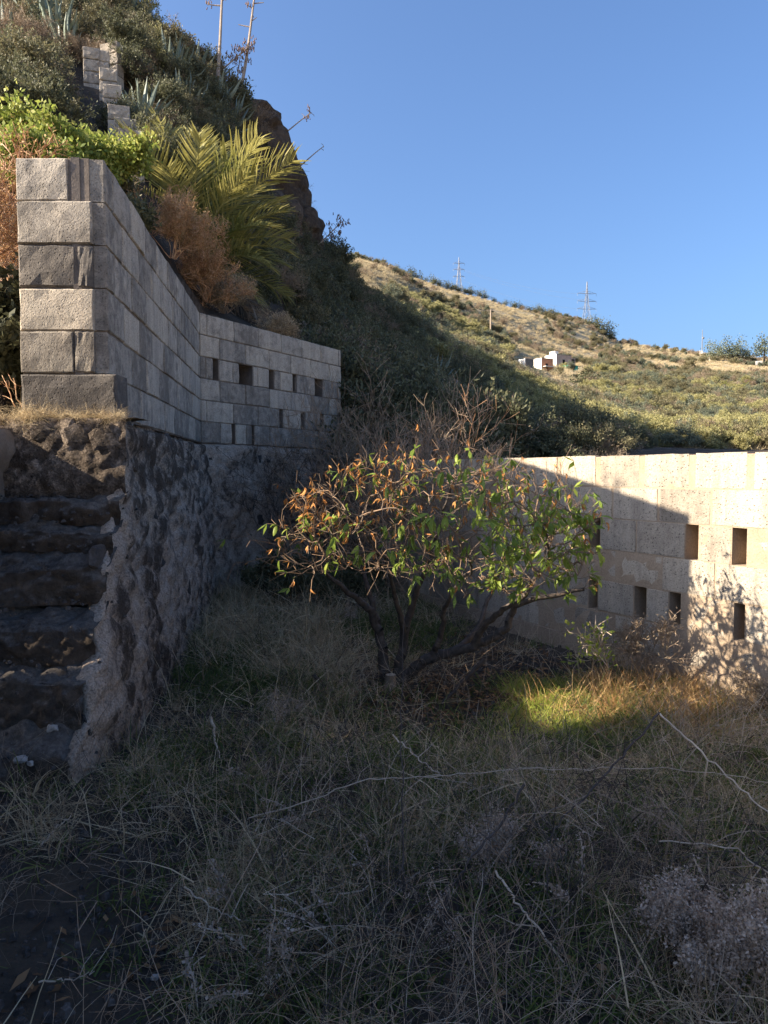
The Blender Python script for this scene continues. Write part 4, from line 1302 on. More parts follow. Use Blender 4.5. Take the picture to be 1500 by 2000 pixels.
# ------------------------------------------------------------------ agaves
def agave_leaf_mesh(seed):
    r = np.random.default_rng(seed); mb = MB()
    n = 7; L = 1.0
    V = []; Q = []
    for i in range(n):
        f = i / (n - 1)
        w = .075 * (1 - f ** 2.2) * (0.75 + .6 * f * (1 - f) * 2) + .003
        zc = .16 * f * f * r.uniform(.5, 1.5); x = L * f
        V += [(x, -w, zc + w * .45), (x, 0, zc), (x, w, zc + w * .45), (x, 0, zc - .03 * (1 - f) - .002)]
    for i in range(n - 1):
        a = 4 * i; b = a + 4
        Q += [(a, b, b + 1, a + 1), (a + 1, b + 1, b + 2, a + 2), (a + 2, b + 2, b + 3, a + 3), (a + 3, b + 3, b, a)]
    mb.quads(V, Q, 0)
    return mb.mesh('leaf', [M_AGAVE])
AGL = [agave_leaf_mesh(s) for s in range(4)]
def agave(p, s, label, n=20, tilt=(0, 0)):
    o = empty('agave', tuple(p), label, 'agave', 'agaves on the left hillside')
    o.rotation_euler = (tilt[0], tilt[1], rs.uniform(0, 6.28))
    for k in range(n):
        el = 1.35 - 1.05 * (k / n) ** .8 + rs.normal(0, .06)
        az = k * 2.4 + rs.normal(0, .15)
        add('leaf', AGL[k % 4], o, (.04 * math.cos(az), .04 * math.sin(az), 0), (rs.normal(0, .2), -el, az), (s * rs.uniform(.85, 1.1), s * .9, s))
for k, (px, py, s, lb) in enumerate(((95,85,1.5,'large blue grey agave left of the broken stepped wall'),(118,100,1.1,'agave with curled leaves just left of the broken wall top'),(15,115,1.1,'blue grey agave at the left edge of the hillside'),
        (278,238,.8,'agave spreading right from the foot of the broken wall'),(150,20,1.2,'blue grey agave near the top edge of the picture'),(245,58,1.2,'agave on the crest right above the broken wall'),
        (375,175,1.3,'agave on the skyline below the tall stalks'),(398,140,1.2,'agave against the sky left of the stalks'),(330,170,1.3,'agave on the dark slope right of the broken wall'),(420,240,1.3,'agave on the slope under the tall stalks'),
        (445,270,1.2,'agave near the top of the crag'),(355,235,1.2,'agave behind the palm top'),(10,200,1.0,'agave low on the left edge above the green bushes'),(130,115,.9,'small agave under the large one left of the broken wall'),
        (845,760,1.3,'agave on the shaded slope near the tumbled stones'),(900,735,1.2,'agave on the spur above the shadow edge'))):
    p = hill_pt(px, py); agave(p + np.array((0, 0, .05)), s, lb)

def stalk(base, top, rad, label, pods=0.0, branch0=.6, nb=8, bl=.5):
    base = np.array(base, float); top = np.array(top, float)
    o = empty('agave_flower_stalk', tuple(base), label, 'flower stalk', 'dry agave flower stalks')
    t = np.linspace(0, 1, 9); D = top - base
    pts = t[:, None] * D + np.stack([.03 * np.sin(t * 5), .03 * np.cos(t * 4), t * 0], axis=1)
    mb = MB(); mb.tube(pts, rad * (1 - .6 * t), 6); mb.build('stalk', [M_STALK], o)
    u = unit(D); s1 = unit(np.cross(u, (.2, 1, .1))); s2 = np.cross(u, s1)
    for k in range(nb):
        f = branch0 + (1 - branch0) * (k + .5) / nb
        a = k * 2.4 if nb > 4 else (0 if k % 2 else 3.14)
        out = s1 * math.cos(a) + s2 * .5 * math.sin(a)
        p0 = pts[0] * (1 - f) + D * f
        L = bl * (1.15 - f * .55) * rs.uniform(.7, 1.1)
        q1 = p0 + out * L * .6 + u * .04; q2 = p0 + out * L + np.array((0, 0, .16 * L))
        mb = MB(); mb.segs([p0, q1], [q1, q2], [rad * .35, rad * .28], [rad * .28, rad * .2], 4)
        b = mb.build('branch', [M_STALK], o)
        if pods > 0 and rs.random() < pods:
            mb = MB()
            for _ in range(9):
                c = q2 + rs.normal(0, .06, 3)
                mb.segs([c], [c + np.array((0, 0, .09)) + rs.normal(0, .02, 3)], .018, .012, 4)
            mb.build('seed_pod', [M_POD], b)
stalk(P(418, 215, 24), P(440, -60, 24.4), .075, 'tallest straight pale agave stalk against the sky', .5, .72, 7, .9)
stalk(P(468, 185, 27.0), P(505, -45, 27.4), .07, 'second tall agave stalk leaning right of the tallest one', .3, .55, 9, .55)
stalk(P(456, 180, 27.6), P(474, 95, 27.6), .03, 'short thin agave stalk between the two tall ones', 1.0, .3, 8, .5)
stalk(P(412, 150, 27), P(498, 85, 27), .035, 'slanting agave stalk crossing the two tall ones, hung with seed pods', 1.0, .45, 12, .3)
stalk(P(525, 282, 30), P(610, 220, 30), .035, 'upper leaning agave stalk sticking out right from the crag', .6, .8, 5, .4)
stalk(P(552, 350, 30), P(634, 286, 30), .035, 'lower leaning agave stalk sticking out right from the crag', 0, .9, 2, .25)
stalk(P(606, 490, 27.5), P(674, 430, 27.5), .03, 'leaning agave stalk with pods at the bottom of the crag', .9, .45, 10, .35)
stalk(P(985, 868, 28), P(1006, 805, 28), .03, 'thin bare stalk leaning on the dark slope above the low wall', 0, .8, 2, .2)

# ------------------------------------------------------------------ palm
def frond_mesh(seed, droop, L=1.0):
    r = np.random.default_rng(seed)
    n = 26; V = []; Q = []; al = []; vi = 0
    pts = []; d = np.array((1.0, 0, 0)); p = np.zeros(3)
    for i in range(n + 1):
        pts.append(p.copy()); f = i / n
        d = unit(d + np.array((0, 0, -droop * (.25 + 1.5 * f) / n)))
        p = p + d * L / n
    pts = np.array(pts)
    mb = MB(); mb.tube(pts, np.linspace(.014, .003, n + 1), 4); base_n = mb.n
    A = list(np.repeat(np.linspace(0, 1, n + 1), 4))
    for i in range(4, n * 2 + 1):
        f = i / (2 * n); k = min(n - 1, i // 2)
        p0 = pts[k] + (pts[k + 1] - pts[k]) * ((i % 2) / 2) if k < n else pts[-1]
        T = unit(pts[min(n, k + 1)] - pts[k]); side = np.array((0, 1.0, 0)); up = np.cross(T, side)
        ll = L * (.12 + .20 * math.sin(math.pi * min(1, f * .9 + .1)) ) * r.uniform(.85, 1.1)
        for s in (-1, 1):
            out = unit(side * s * 1.0 + T * (.55 + .7 * f) + (-up) * (-.35 if r.random() < .8 else .1) + r.normal(0, .09, 3))
            w = .011 * L * 1.15 * r.uniform(.8, 1.2)
            nrm = unit(np.cross(out, T) + r.normal(0, .3, 3)); sd = unit(np.cross(out, nrm))
            m = p0 + out * ll * .55; e = p0 + out * ll + np.array((0, 0, -.12 * ll))
            mb.quads([p0 - sd * w * .35, p0 + sd * w * .35, m + sd * w * .5, m - sd * w * .5, e + sd * w * .1, e - sd * w * .1], [(0, 1, 2, 3), (3, 2, 4, 5)], 0)
            A += [f + .0, f, f + .12, f + .12, f + .25, f + .25]
    me = mb.mesh('frond', [M_FROND])
    at = me.attributes.new('along', 'FLOAT', 'POINT'); at.data.foreach_set('value', np.array(A, np.float32))
    return me
FR = [frond_mesh(500 + i, dr) for i, dr in enumerate((.35, .6, .9, 1.3))]
FRD = []
for m in (FR[2], FR[3]):
    c = m.copy(); c.materials.clear(); c.materials.append(M_FROND_DEAD); FRD.append(c)
palm_p = P(372, 508, 12.0)
palm = empty('palm_bush', tuple(palm_p - np.array((0, 0, .35))), 'young palm with arching yellow green fronds above the tall wall', 'palm')
mb = MB(); mb.tube([(0, 0, -.4), (0, 0, .1), (0, 0, .45)], [.22, .2, .1], 10); mb.build('trunk', [M_BARK], palm)
def frond(az, el, L, v=None, me=None, roll=0.0):
    q = Matrix.Rotation(az, 4, 'Z') @ Matrix.Rotation(-el, 4, 'Y') @ Matrix.Rotation(roll, 4, 'X')
    o = add('frond', me or FR[v if v is not None else int(rs.integers(3))], palm)
    o.matrix_basis = Matrix.Translation((0, 0, .30)) @ q @ Matrix.Diagonal((L, L, L, 1))
    return o
# azimuths: 0 = to the right, -90 deg = towards the camera
for az, el, L, v in ((170,48,2.1,1),(186,38,1.8,2),(175,62,2.4,1),(168,74,2.45,0),(150,80,2.5,0),(100,84,2.5,0),(60,76,2.45,0),(20,66,2.4,0),(8,56,2.35,1),(0,46,2.3,1),(-8,36,2.2,1),(-5,24,2.0,2),(4,14,1.9,2),(-15,5,1.9,2),
        (-60,68,2.0,1),(-90,60,1.8,2),(-120,62,2.1,1),(-150,55,1.9,1),(-100,40,1.5,2),(-40,48,1.9,1),(-30,30,1.9,2),(-70,25,1.5,3),(190,45,2.0,1),(185,30,1.7,2),(-140,35,1.6,2),
        (60,58,2.3,1),(125,60,2.3,1),(30,35,2.1,2),(12,-2,2.0,1),(-25,-12,1.9,1),(140,76,2.55,0),(-10,68,2.2,0),(178,50,2.3,1)):
    frond(math.radians(az + rs.normal(0, 5)), math.radians(el + rs.normal(0, 3)), L * rs.uniform(.93, 1.05) * (.98 if (el > 50 or abs(az) > 90) else .86), v, None, rs.normal(0, .3))
for az, el, L in ((-20,-22,1.7),(-45,-35,1.5),(-5,-32,1.7),(-75,-45,1.2),(10,-18,1.6)):
    o = frond(math.radians(az), math.radians(el), L, me=FRD[int(rs.integers(2))], roll=rs.normal(0, .4))
    o['label'] = 'dry grey brown hanging frond'

# ------------------------------------------------------------------ broken stepped wall on the hill
bwr = P(205, 200, hill_pt(205, 200)[1])
step_root = empty('broken_wall', tuple(bwr), 'broken grey block wall descending the left hillside in steps', 'wall')
SB = [block_mesh(90 + s, BL, BH - .012, .22, M_BLOCK, .006, 1.0) for s in range(4)]
# stacks step down from the upper left to the lower right; two leaves of blocks deep
cols = [(172, 88, 4, .36), (190, 92, 5, .36), (204, 128, 5, .36), (213, 160, 5, .34), (224, 200, 4, .36), (236, 224, 3, .36), (246, 246, 2, .36)]
for ci, (px, ytop, n, w) in enumerate(cols):
    top = P(px, ytop, min(hill_pt(px, ytop + 45)[1], hill_pt(px, ytop + 10)[1]) - 1.5)
    for k in range(n + 4):
        o = add('block', SB[(ci + k) % 4], step_root)
        q = top - np.array((0, 0, (k + 1) * .265)) - bwr
        o.matrix_basis = Matrix.Translation((q[0] - .12, q[1] + rs.uniform(-.02, .02), q[2])) @ Matrix.Rotation(.28, 4, 'Z') @ Matrix.Diagonal((w / BL * .98, 1, 1, 1))
top = P(190, 85, hill_pt(190, 125)[1] - 1.2) - bwr
for k in range(4):
    o = add('block', SB[k], step_root); o.matrix_basis = Matrix.Translation((top[0] + .05, top[1], top[2] - (k + 1) * .265)) @ Matrix.Rotation(-.35, 4, 'Z')

# tumbled stones and a broken channel on the shaded slope
def ribbon_channel():
    pts = [hill_pt(x, y) + np.array((0, -.3, .75)) for x, y in ((884, 797), (915, 817), (945, 838), (992, 870))]
    o = empty('broken_channel', tuple(pts[0]), 'pale weathered broken channel lying down the dark slope above the low wall', 'channel')
    for k in range(3):
        a, b = pts[k] - pts[0], pts[k + 1] - pts[0]
        d = b - a; L = np.linalg.norm(d); n = 9
        mb = MB(); V = []
        r = np.random.default_rng(k)
        for i in range(n):
            p = a + d * i / (n - 1) * .97
            w = .13 + r.normal(0, .015)
            for (oy, oz) in ((-w, -.5), (-w, .10), (-w * .5, .11), (-w * .45, .03), (w * .45, .03), (w * .5, .12), (w, .10), (w, -.5)):
                V.append(p + np.array((oy * .4, oy * 1.5, oz * 1.6 + r.normal(0, .025))))
        Q = [(i * 8 + j, (i + 1) * 8 + j, (i + 1) * 8 + (j + 1) % 8, i * 8 + (j + 1) % 8) for i in range(n - 1) for j in range(8)]
        mb.quads(V, Q, 0); mb.build('segment', [M_CONC], o)
ribbon_channel()
for k, (px, py, s) in enumerate(((828,752,.30),(842,762,.24),(856,770,.34),(866,778,.2),(848,748,.2),(872,785,.28),(836,770,.22),(860,760,.18))):
    p = P(px, py, 27.0)
    o = add('stone', STONES[k], None, tuple(hill_pt(px, py) + np.array((0, 0, .12))), (rs.normal(0, .3), rs.normal(0, .3), rs.uniform(0, 6)), (s, s * .8, s * .6))
    o.data = o.data.copy(); o.data.materials.clear(); o.data.materials.append(M_CONC)
    meta(o, 'grey tumbled stone in the heap above the pale channel', 'stone', 'tumbled stones on the shaded slope')

# ------------------------------------------------------------------ far hill: trees, pylons, poles, houses
def crown_mesh(name, seed, mats, n=900, flat=.8, leaf=.13):
    r = np.random.default_rng(seed); mb = MB()
    cl = r.normal(0, .42, (14, 3)); cl[:, 2] = np.abs(cl[:, 2]) * flat
    C = cl[r.integers(0, 14, n)] + r.normal(0, .22, (n, 3)); C[:, 2] = np.maximum(C[:, 2], -.05)
    mb.leaves(C, r.normal(0, 1, (n, 3)), r.normal(0, 1, (n, 3)), leaf * r.uniform(.6, 1.4, n), leaf * .7 * r.uniform(.6, 1.3, n), 0)
    return mb.mesh(name, mats)
CR_DARK = [crown_mesh('crown', 600 + i, [M_B_DARK], 900) for i in range(3)]
CR_GREY = [crown_mesh('crown', 610 + i, [M_B_GREY], 1100, 1.1, .12) for i in range(3)]
def trunk_mesh():
    mb = MB(); mb.tube([(0, 0, -.5), (.03, 0, .3), (0, .03, .9)], [.09, .07, .04], 6); return mb.mesh('trunk', [M_BARK])
TRK = trunk_mesh()
def tree(p, h, w, label, group, crowns, lift=.25):
    o = empty('tree', tuple(p), label, 'tree', group, rs.uniform(0, 6.28))
    add('trunk', TRK, o, (0, 0, 0), None, (h * .5, h * .5, h * .5))
    add('crown', crowns[int(rs.integers(len(crowns)))], o, (0, 0, h * lift), (0, 0, rs.uniform(0, 6)), (w * .55, w * .55, h * .62))
for k, (px, hp) in enumerate(((678,9),(690,9),(703,11),(716,10),(727,13),(743,12),(758,11),(772,15),(786,12),(800,18),(812,13),(826,12),(847,17),(860,13),(872,12),(886,14),(896,13),(908,13),(920,12),(936,13),(948,11),(964,9),(986,11),(1006,15),(1018,10),(1034,13),(1053,16),(1062,12),(1077,15),(1091,11))):
    d = float(np.interp(px, [650, 760, 850, 920, 1000, 1100], [257, 268, 288, 298, 298, 308]))
    p = hill_at(px, d)[0]; p[2] += hill_noise(p[0], p[1])
    h = hp * d / FPX
    tree(p, h * 1.25, h * rs.uniform(1.3, 2.0), ('tall ' if hp > 13 else 'low ') + 'dark ridge tree ' + ('at the left end of the row' if px < 735 else ('left of the smaller pylon' if px < 880 else ('beside the smaller pylon' if px < 930 else ('above the utility pole' if px < 1000 else 'left of the larger pylon')))), 'trees along the far ridge', CR_DARK, .2)
for k, (px, py, hp, lb) in enumerate(((1150,640,18,'small dark tree behind the larger pylon legs'),(1166,650,24,'dark tree on the ridge hump right of the larger pylon'),(1182,660,26,'dark tree at the right end of the ridge hump'),(1193,664,16,'last low dark tree where the ridge drops'),(1130,640,14,'olive tree on the ridge hump left of the larger pylon'))):
    d = 318; p = P(px, py, d); h = hp * d / FPX
    tree(p, h * 1.3, h * 1.6, lb, 'trees on the ridge hump', CR_DARK, .2)
p = hill_pt(1140, 752); d = p[1]
tree(p, 40 * d / FPX, 74 * d / FPX, 'big dark spreading tree below the pink house', None, CR_DARK, .12)
p = hill_pt(1085, 728)
tree(p, 16 * p[1] / FPX, 30 * p[1] / FPX, 'small dark bushy tree in front of the orange house wall', None, CR_DARK, .1)
for k, (px, py, hp, wp, lb) in enumerate(((1402,706,34,34,'pale leafless looking tree left of the roadside group'),(1430,706,38,40,'middle pale tree in the roadside group at right'),(1452,708,30,30,'greener tree in the roadside group at right'),(1492,706,46,44,'tall grey green tree at the right edge of the picture'))):
    d = 272; p = P(px, py, d); h = hp * d / FPX
    tree(p, h * 1.15, wp * d / FPX * 1.1, lb, 'roadside trees on the right skyline', CR_GREY, .3)
for k, (px, py, hp, lb) in enumerate(((1415,775,26,'little palm on a thin trunk, left of two on the right slope'),(1457,776,24,'little palm on a thin trunk, right of two on the right slope'))):
    p = hill_pt(px, py); d = p[1]; h = hp * d / FPX
    o = empty('small_palm', tuple(p), lb, 'palm', 'two small palms on the right slope')
    mb = MB(); mb.tube([(0, 0, -.3), (0.03, 0, h * .5), (0, 0, h * .85)], [.14, .11, .10], 6); mb.build('trunk', [M_BARK], o)
    for j in range(11):
        f = add('frond', FR[2], o, (0, 0, h * .85), None); az = j * 2.4; el = 1.2 - j * .13
        f.matrix_basis = Matrix.Translation((0, 0, h * .85)) @ Matrix.Rotation(az, 4, 'Z') @ Matrix.Rotation(-el, 4, 'Y') @ Matrix.Diagonal((.9, .9, .9, 1))

def pylon(p, H, label, arms, arm_w, base=.12, rz=.4, th=.11):
    o = empty('pylon', tuple(p), label, 'pylon', 'electricity pylons on the far ridge', rz)
    mb = MB(); n = 9
    W = lambda f: base * H * (1 - f) ** 1.5 * .5 + .018 * H * (1 - f * .8)
    zs = np.linspace(0, 1, n)
    c = [(-1, -1), (1, -1), (1, 1), (-1, 1)]
    for q in range(4):
        pts = [np.array((c[q][0] * W(f), c[q][1] * W(f), f * H)) for f in zs]
        leg = MB(); leg.segs(pts[:-1], pts[1:], th, th * .8, 4); leg.build('leg', [M_STEEL], o)
    for i in range(n - 1):
        for q in range(4):
            a = c[q]; b = c[(q + 1) % 4]
            p0 = np.array((a[0] * W(zs[i]), a[1] * W(zs[i]), zs[i] * H)); p1 = np.array((b[0] * W(zs[i + 1]), b[1] * W(zs[i + 1]), zs[i + 1] * H))
            p2 = np.array((b[0] * W(zs[i]), b[1] * W(zs[i]), zs[i] * H)); p3 = np.array((a[0] * W(zs[i + 1]), a[1] * W(zs[i + 1]), zs[i + 1] * H))
            mb.segs([p0, p2, p3], [p1, p3, p1], th * .55, th * .55, 3)
    mb.build('bracing', [M_STEEL], o)
    for f in arms:
        m2 = MB(); w = W(f)
        for s in (-1, 1):
            tip = np.array((s * arm_w, 0, f * H + .1)); 
            m2.segs([(s * w, w, f * H), (s * w, -w, f * H), (s * w * .9, 0, f * H + .05 * H)], [tip, tip, tip], th * .8, th * .6, 4)
        ar = m2.build('cross_arm', [M_STEEL], o)
        for s in (-1, 1):
            m3 = MB(); m3.segs([(s * arm_w, 0, f * H)], [(s * arm_w, 0, f * H - .045 * H)], th * .6, th * .6, 4); m3.build('insulator', [M_STEEL], ar)
d = 325; p = P(1145, 657, d); pylon(p, 104 * d / FPX, 'larger lattice pylon standing above the pink house', (.50, .64, .78), 19 * d / FPX, .16, .12, .085)
d = 345; p = P(896, 578, d); pylon(p, 73 * d / FPX, 'smaller lattice pylon behind the middle of the ridge', (.50, .68, .84), 11 * d / FPX, .16, .12, .085)
# sagging conductors strung from the larger pylon towards the smaller one
for f, off in ((.50, -1), (.64, 1), (.78, -1)):
    a = np.array(P(1145, 657, 325.0)) + np.array((off * 4.0, 0, 104 * 325.0 / FPX * f)); b = np.array(P(896, 578, 345.0)) + np.array((off * 2.5, 0, 73 * 345.0 / FPX * f))
    t = np.linspace(0, 1, 12)[:, None]; c = a + (b - a) * t; c[:, 2] -= 2.2 * 4 * (t * (1 - t))[:, 0]
    o = empty('power_line', tuple(a), {.50: 'lowest', .64: 'middle', .78: 'highest'}[f] + ' faint power line sagging between the two pylons', 'cable', 'power lines between the pylons')
    mb = MB(); mb.tube(c - a, .022, 4); mb.build('conductor', [M_STEEL], o)
# wooden utility pole and a mast
p = hill_pt(958, 660); d = p[1]
o = empty('utility_pole', tuple(p), 'pale wooden utility pole standing on the far dry slope', 'pole')
mb = MB(); mb.tube([(0, 0, -.4), (0, 0, 4), (0, 0, 54 * d / FPX)], [.15, .13, .10], 6); mb.build('pole', [M_WOODPOLE], o)
mb = MB(); mb.box((-.8, -.06, 52 * d / FPX), (.8, .06, 52 * d / FPX + .14)); mb.build('crossbar', [M_WOODPOLE], o)
d = 318; p = P(1371, 690, d)
o = empty('mast', tuple(p), 'slim grey mast with a round dish on the right skyline', 'mast')
mb = MB(); mb.tube([(0, 0, -1), (0, 0, 5), (0, 0, 45 * d / FPX)], [.22, .18, .10], 6); mb.build('pole', [M_STEEL], o)
mb = MB(); mb.tube([(.35, -.1, 6.4), (.35, -.3, 6.4), (.35, -.42, 6.4)], [.5, .42, .05], 10); mb.build('dish', [M_STEEL], o)
mb = MB(); mb.box((-1.1, -.6, -.8), (.1, .6, 1.0)); mb.build('cabinet', [M_WHITE], o)
# roadside sign board
d = 250; p = P(1482, 722, d)
o = empty('roadside_board', tuple(p), 'white board on a post beside the road at the right edge', 'board')
mb = MB(); mb.segs([(0, 0, -.3)], [(0, 0, 2.0)], .09, .09, 6); mb.build('post', [M_STEEL], o)
mb = MB(); mb.box((-1.1, -.05, 1.4), (1.1, .05, 2.9)); mb.build('panel', [M_WHITE], o)
for k, (px, py, w, h, lb) in enumerate(((1393,702,1.6,1.0,'white hut wall left of the roadside trees'),)):
    d = 275; p = P(px, py, d); o = empty('hut', tuple(p), lb, 'hut')
    mb = MB(); mb.box((-w / 1, -.8, -.6), (w / 1, .8, h * .6)); mb.build('wall', [M_WHITE], o)
    mb = MB(); mb.box((-w * 1.1, -.9, h * .6), (w * 1.1, .9, h * .75)); mb.build('roof', [M_CONC], o)

def hbox(parent, name, x0, x1, y0, y1, z0, z1, mat):
    mb = MB(); mb.box((x0, y0, z0), (x1, y1, z1)); return mb.build(name, [mat], parent)
def house(px, py, d, rz, label):
    o = empty('house', tuple(P(px, py - 4, d)), label, 'house', 'small houses on the valley slope', rz)
    o.scale = (d / 150.0,) * 3
    return o
RZH = .52
# main pink block: origin at its near left corner
h1 = house(1087, 721, 148, RZH, 'largest pink house, left wall coloured white as sunlit, with roof tower')
hbox(h1, 'wall', 0, 4.0, 0, 3.4, -2.5, 2.5, M_PINK); hbox(h1, 'lit_end_wall', -.06, 0, 0, 3.4, -2.5, 2.62, M_WHITE)  # left end walls of the houses coloured white for the sun on them
hbox(h1, 'roof', -.05, 4.05, -.05, 3.45, 2.5, 2.62, M_CONC)
hbox(h1, 'roof_tower', 1.0, 1.9, 1.6, 3.2, 2.62, 3.5, M_WHITE)
a = hbox(h1, 'annex', 4.0, 5.6, .6, 3.2, -2.5, 2.2, M_PINK); hbox(a, 'opening', 4.25, 5.4, .56, .62, 1.2, 2.0, M_DARK); hbox(h1, 'annex_wall', 3.94, 4.0, .5, 1.8, .9, 2.2, M_WHITE)
w = hbox(h1, 'window', 1.6, 2.2, -.03, .01, .8, 1.6, M_DARK)
h2 = house(1058, 721, 109, RZH, 'orange house with side coloured white as sunlit, between the other two houses')
hbox(h2, 'wall', 0, 3.0, 0, 3.4, -2.5, 1.75, M_ORANGE); hbox(h2, 'lit_end_wall', -.06, 0, 0, 3.4, -2.5, 1.85, M_WHITE); hbox(h2, 'roof', -.05, 3.05, -.05, 3.45, 1.75, 1.85, M_CONC)
hbox(h2, 'opening', 1.0, 1.6, -.03, .01, -.2, .8, M_DARK); hbox(h2, 'awning', .3, 2.7, -.9, -.02, .1, .2, M_WHITE)
h3 = house(1026, 716, 100, RZH, 'smallest house at the left end of the row, side coloured white as sunlit')
hbox(h3, 'wall', 0, 2.2, 0, 2.2, -2.5, 1.15, M_PLASTER); hbox(h3, 'lit_end_wall', -.06, 0, 0, 2.2, -2.5, 1.25, M_WHITE); hbox(h3, 'roof', -.05, 2.25, -.05, 2.25, 1.15, 1.25, M_CONC)
gt = empty('green_shelter', tuple(P(1109, 724, 142)), 'green sheet metal shelter in front of the pink house', 'shelter', None, RZH)
hbox(gt, 'wall', 0, 2.6, 0, 1.8, -1.5, 1.0, M_GREEN); hbox(gt, 'roof', -.1, 2.7, -.1, 1.9, 1.0, 1.06, M_GREEN)
# ------------------------------------------------------------------ the fruit tree
rt = np.random.default_rng(4)
TD = 5.45
base = P(768, 1338, TD); base[2] = yard_z(base[0], base[1]) - .02
tree_root = empty('fruit_tree', tuple(base), 'low spreading fruit tree with dry orange and green leaves', 'tree')
def TP(px, py, d): return P(px, py, d) - base
stems = [
 ([(757,1338,TD),(748,1290,TD),(742,1240,TD),(725,1195,TD-.05),(700,1170,TD-.1),(672,1152,TD-.15),(640,1120,TD-.2)], .045),
 ([(742,1240,TD),(728,1180,TD),(712,1120,TD+.05),(700,1060,TD+.1)], .030),
 ([(774,1338,TD),(780,1290,TD-.02),(790,1240,TD-.05),(800,1195,TD-.1),(815,1150,TD-.15),(838,1100,TD-.2),(850,1050,TD-.3)], .042),
 ([(790,1240,TD-.05),(778,1190,TD-.2),(765,1140,TD-.35),(750,1090,TD-.5)], .026),
 ([(782,1338,TD-.02),(810,1305,TD-.06),(845,1282,TD-.1),(885,1275,TD-.15),(925,1262,TD-.2),(965,1245,TD-.22),(990,1225,TD-.22),(1003,1185,TD-.25),(1040,1168,TD-.3),(1090,1162,TD-.35),(1140,1150,TD-.4)], .046),
 ([(925,1262,TD-.2),(950,1215,TD-.3),(985,1190,TD-.4),(1025,1160,TD-.5),(1050,1125,TD-.55),(1075,1090,TD-.6)], .028),
 ([(845,1282,TD-.1),(862,1235,TD-.2),(868,1190,TD-.3),(885,1150,TD-.45),(910,1120,TD-.55)], .026),
 ([(885,1275,TD-.15),(935,1225,TD+.1),(960,1160,TD+.25),(985,1090,TD+.3)], .028),
]
NP = [np.zeros(3)]; PAR = [-1]; MINR = [.05]
def add_node(p, par, r):
    NP.append(np.array(p)); PAR.append(par); MINR.append(r); return len(NP) - 1
for pts, r0 in stems:
    q = [TP(*t) for t in pts]
    par = int(np.argmin([np.linalg.norm(n - q[0]) for n in NP]))
    for i in range(len(q) - 1):
        m = 4
        for k in range(1, m + 1):
            f = (i * m + k) / ((len(q) - 1) * m)
            pp = q[i] + (q[i + 1] - q[i]) * k / m + rt.normal(0, .006, 3)
            par = add_node(pp, par, r0 * (1 - .72 * f))
nstem = len(NP)
# crown: grow towards points spread through the crown's volume
cc = TP(850, 1045, 4.75)
att = []
while len(att) < 1350:
    v = rt.normal(0, 1, 3); v /= np.linalg.norm(v); v *= rt.uniform(.35, 1) ** (1 / 2.2)
    p = cc + v * np.array((1.09, .60, .46))
    p[2] += .10 * (1 - (p[0] - cc[0]) ** 2) - .05
    if p[2] < cc[2] - (.26 if p[0] < cc[0] + .1 else .40): continue
    att.append(p)
att = np.array(att)
alive = np.ones(len(att), bool)
for it in range(70):
    N_ = np.array(NP)
    A_ = att[alive]
    if len(A_) == 0: break
    D = np.linalg.norm(A_[:, None, :] - N_[None, 12:, :], axis=2)
    nn = D.argmin(1) + 12; dm = D.min(1)
    idx = np.where(alive)[0]
    alive[idx[dm < .075]] = False
    ok = (dm < .75) & (dm >= .075)
    if not ok.any(): break
    for n_ in np.unique(nn[ok]):
        dirs = A_[ok & (nn == n_)] - N_[n_]
        d = (dirs / np.linalg.norm(dirs, axis=1, keepdims=True)).mean(0)
        d = unit(unit(d) + rt.normal(0, .22, 3))
        add_node(N_[n_] + d * .055, int(n_), 0)
N_ = np.array(NP); par = np.array(PAR)
kids = np.zeros(len(N_), int)
for i in range(1, len(N_)): kids[par[i]] += 1
rad = np.zeros(len(N_)); acc = np.zeros(len(N_))
for i in range(len(N_) - 1, 0, -1):
    r = max((acc[i]) ** (1 / 2.5) if acc[i] > 0 else .0026, MINR[i] if i < nstem else 0)
    rad[i] = min(r, MINR[i] * 1.05 if i < nstem else .016)
    acc[par[i]] += rad[i] ** 2.5
rad[0] = .06
mbt = MB(); mbn = MB()
ii = np.arange(1, len(N_)); pr = par[ii]
ra = np.minimum(rad[pr], rad[ii] * 1.35); thick = rad[ii] > .007
ov = (N_[ii] - N_[pr]) * .06
mbt.segs((N_[pr] - ov)[thick], (N_[ii] + ov)[thick], ra[thick], rad[ii][thick], 7)
mbn.segs(N_[pr][~thick], N_[ii][~thick], ra[~thick], rad[ii][~thick], 4)
# fine twigs at the ends
tips = np.where(kids == 0)[0]; tips = tips[tips > 12]
LP = []; LD = []
TA = []; TB = []; TR = []
for t in tips:
    d0 = unit(N_[t] - N_[par[t]])
    for _ in range(rt.integers(2, 5)):
        d = unit(d0 + rt.normal(0, .45, 3) + np.array((0, 0, .6))); p = N_[t]; L = rt.uniform(.08, .21); k = 3
        if rt.random() < .10: L *= 1.7
        for j in range(k):
            q = p + d * L / k; TA.append(p); TB.append(q); TR.append(.0026 - .0004 * j)
            if rt.random() < .35:
                e = unit(d + rt.normal(0, .6, 3)); TA.append(q); TB.append(q + e * L * .4); TR.append(.0017); LP.append(q + e * L * .4); LD.append(e)
            d = unit(d + rt.normal(0, .25, 3)); p = q
            LP.append(p); LD.append(d)
TR = np.array(TR); mbn.segs(TA, TB, TR, TR * .8, 3)
mbt.segs([(0, 0, -.08), (.03, 0, -.05), (-.03, .02, -.05)], [(.0, 0, .06), (.05, -.01, .10), (-.035, .01, .1)], [.085, .06, .06], [.06, .045, .045], 8)
mbt.build('trunk', [M_BARK], tree_root, True)
tw = mbn.build('twigs', [M_TWIG_TREE], tree_root); tw['kind'] = 'stuff'

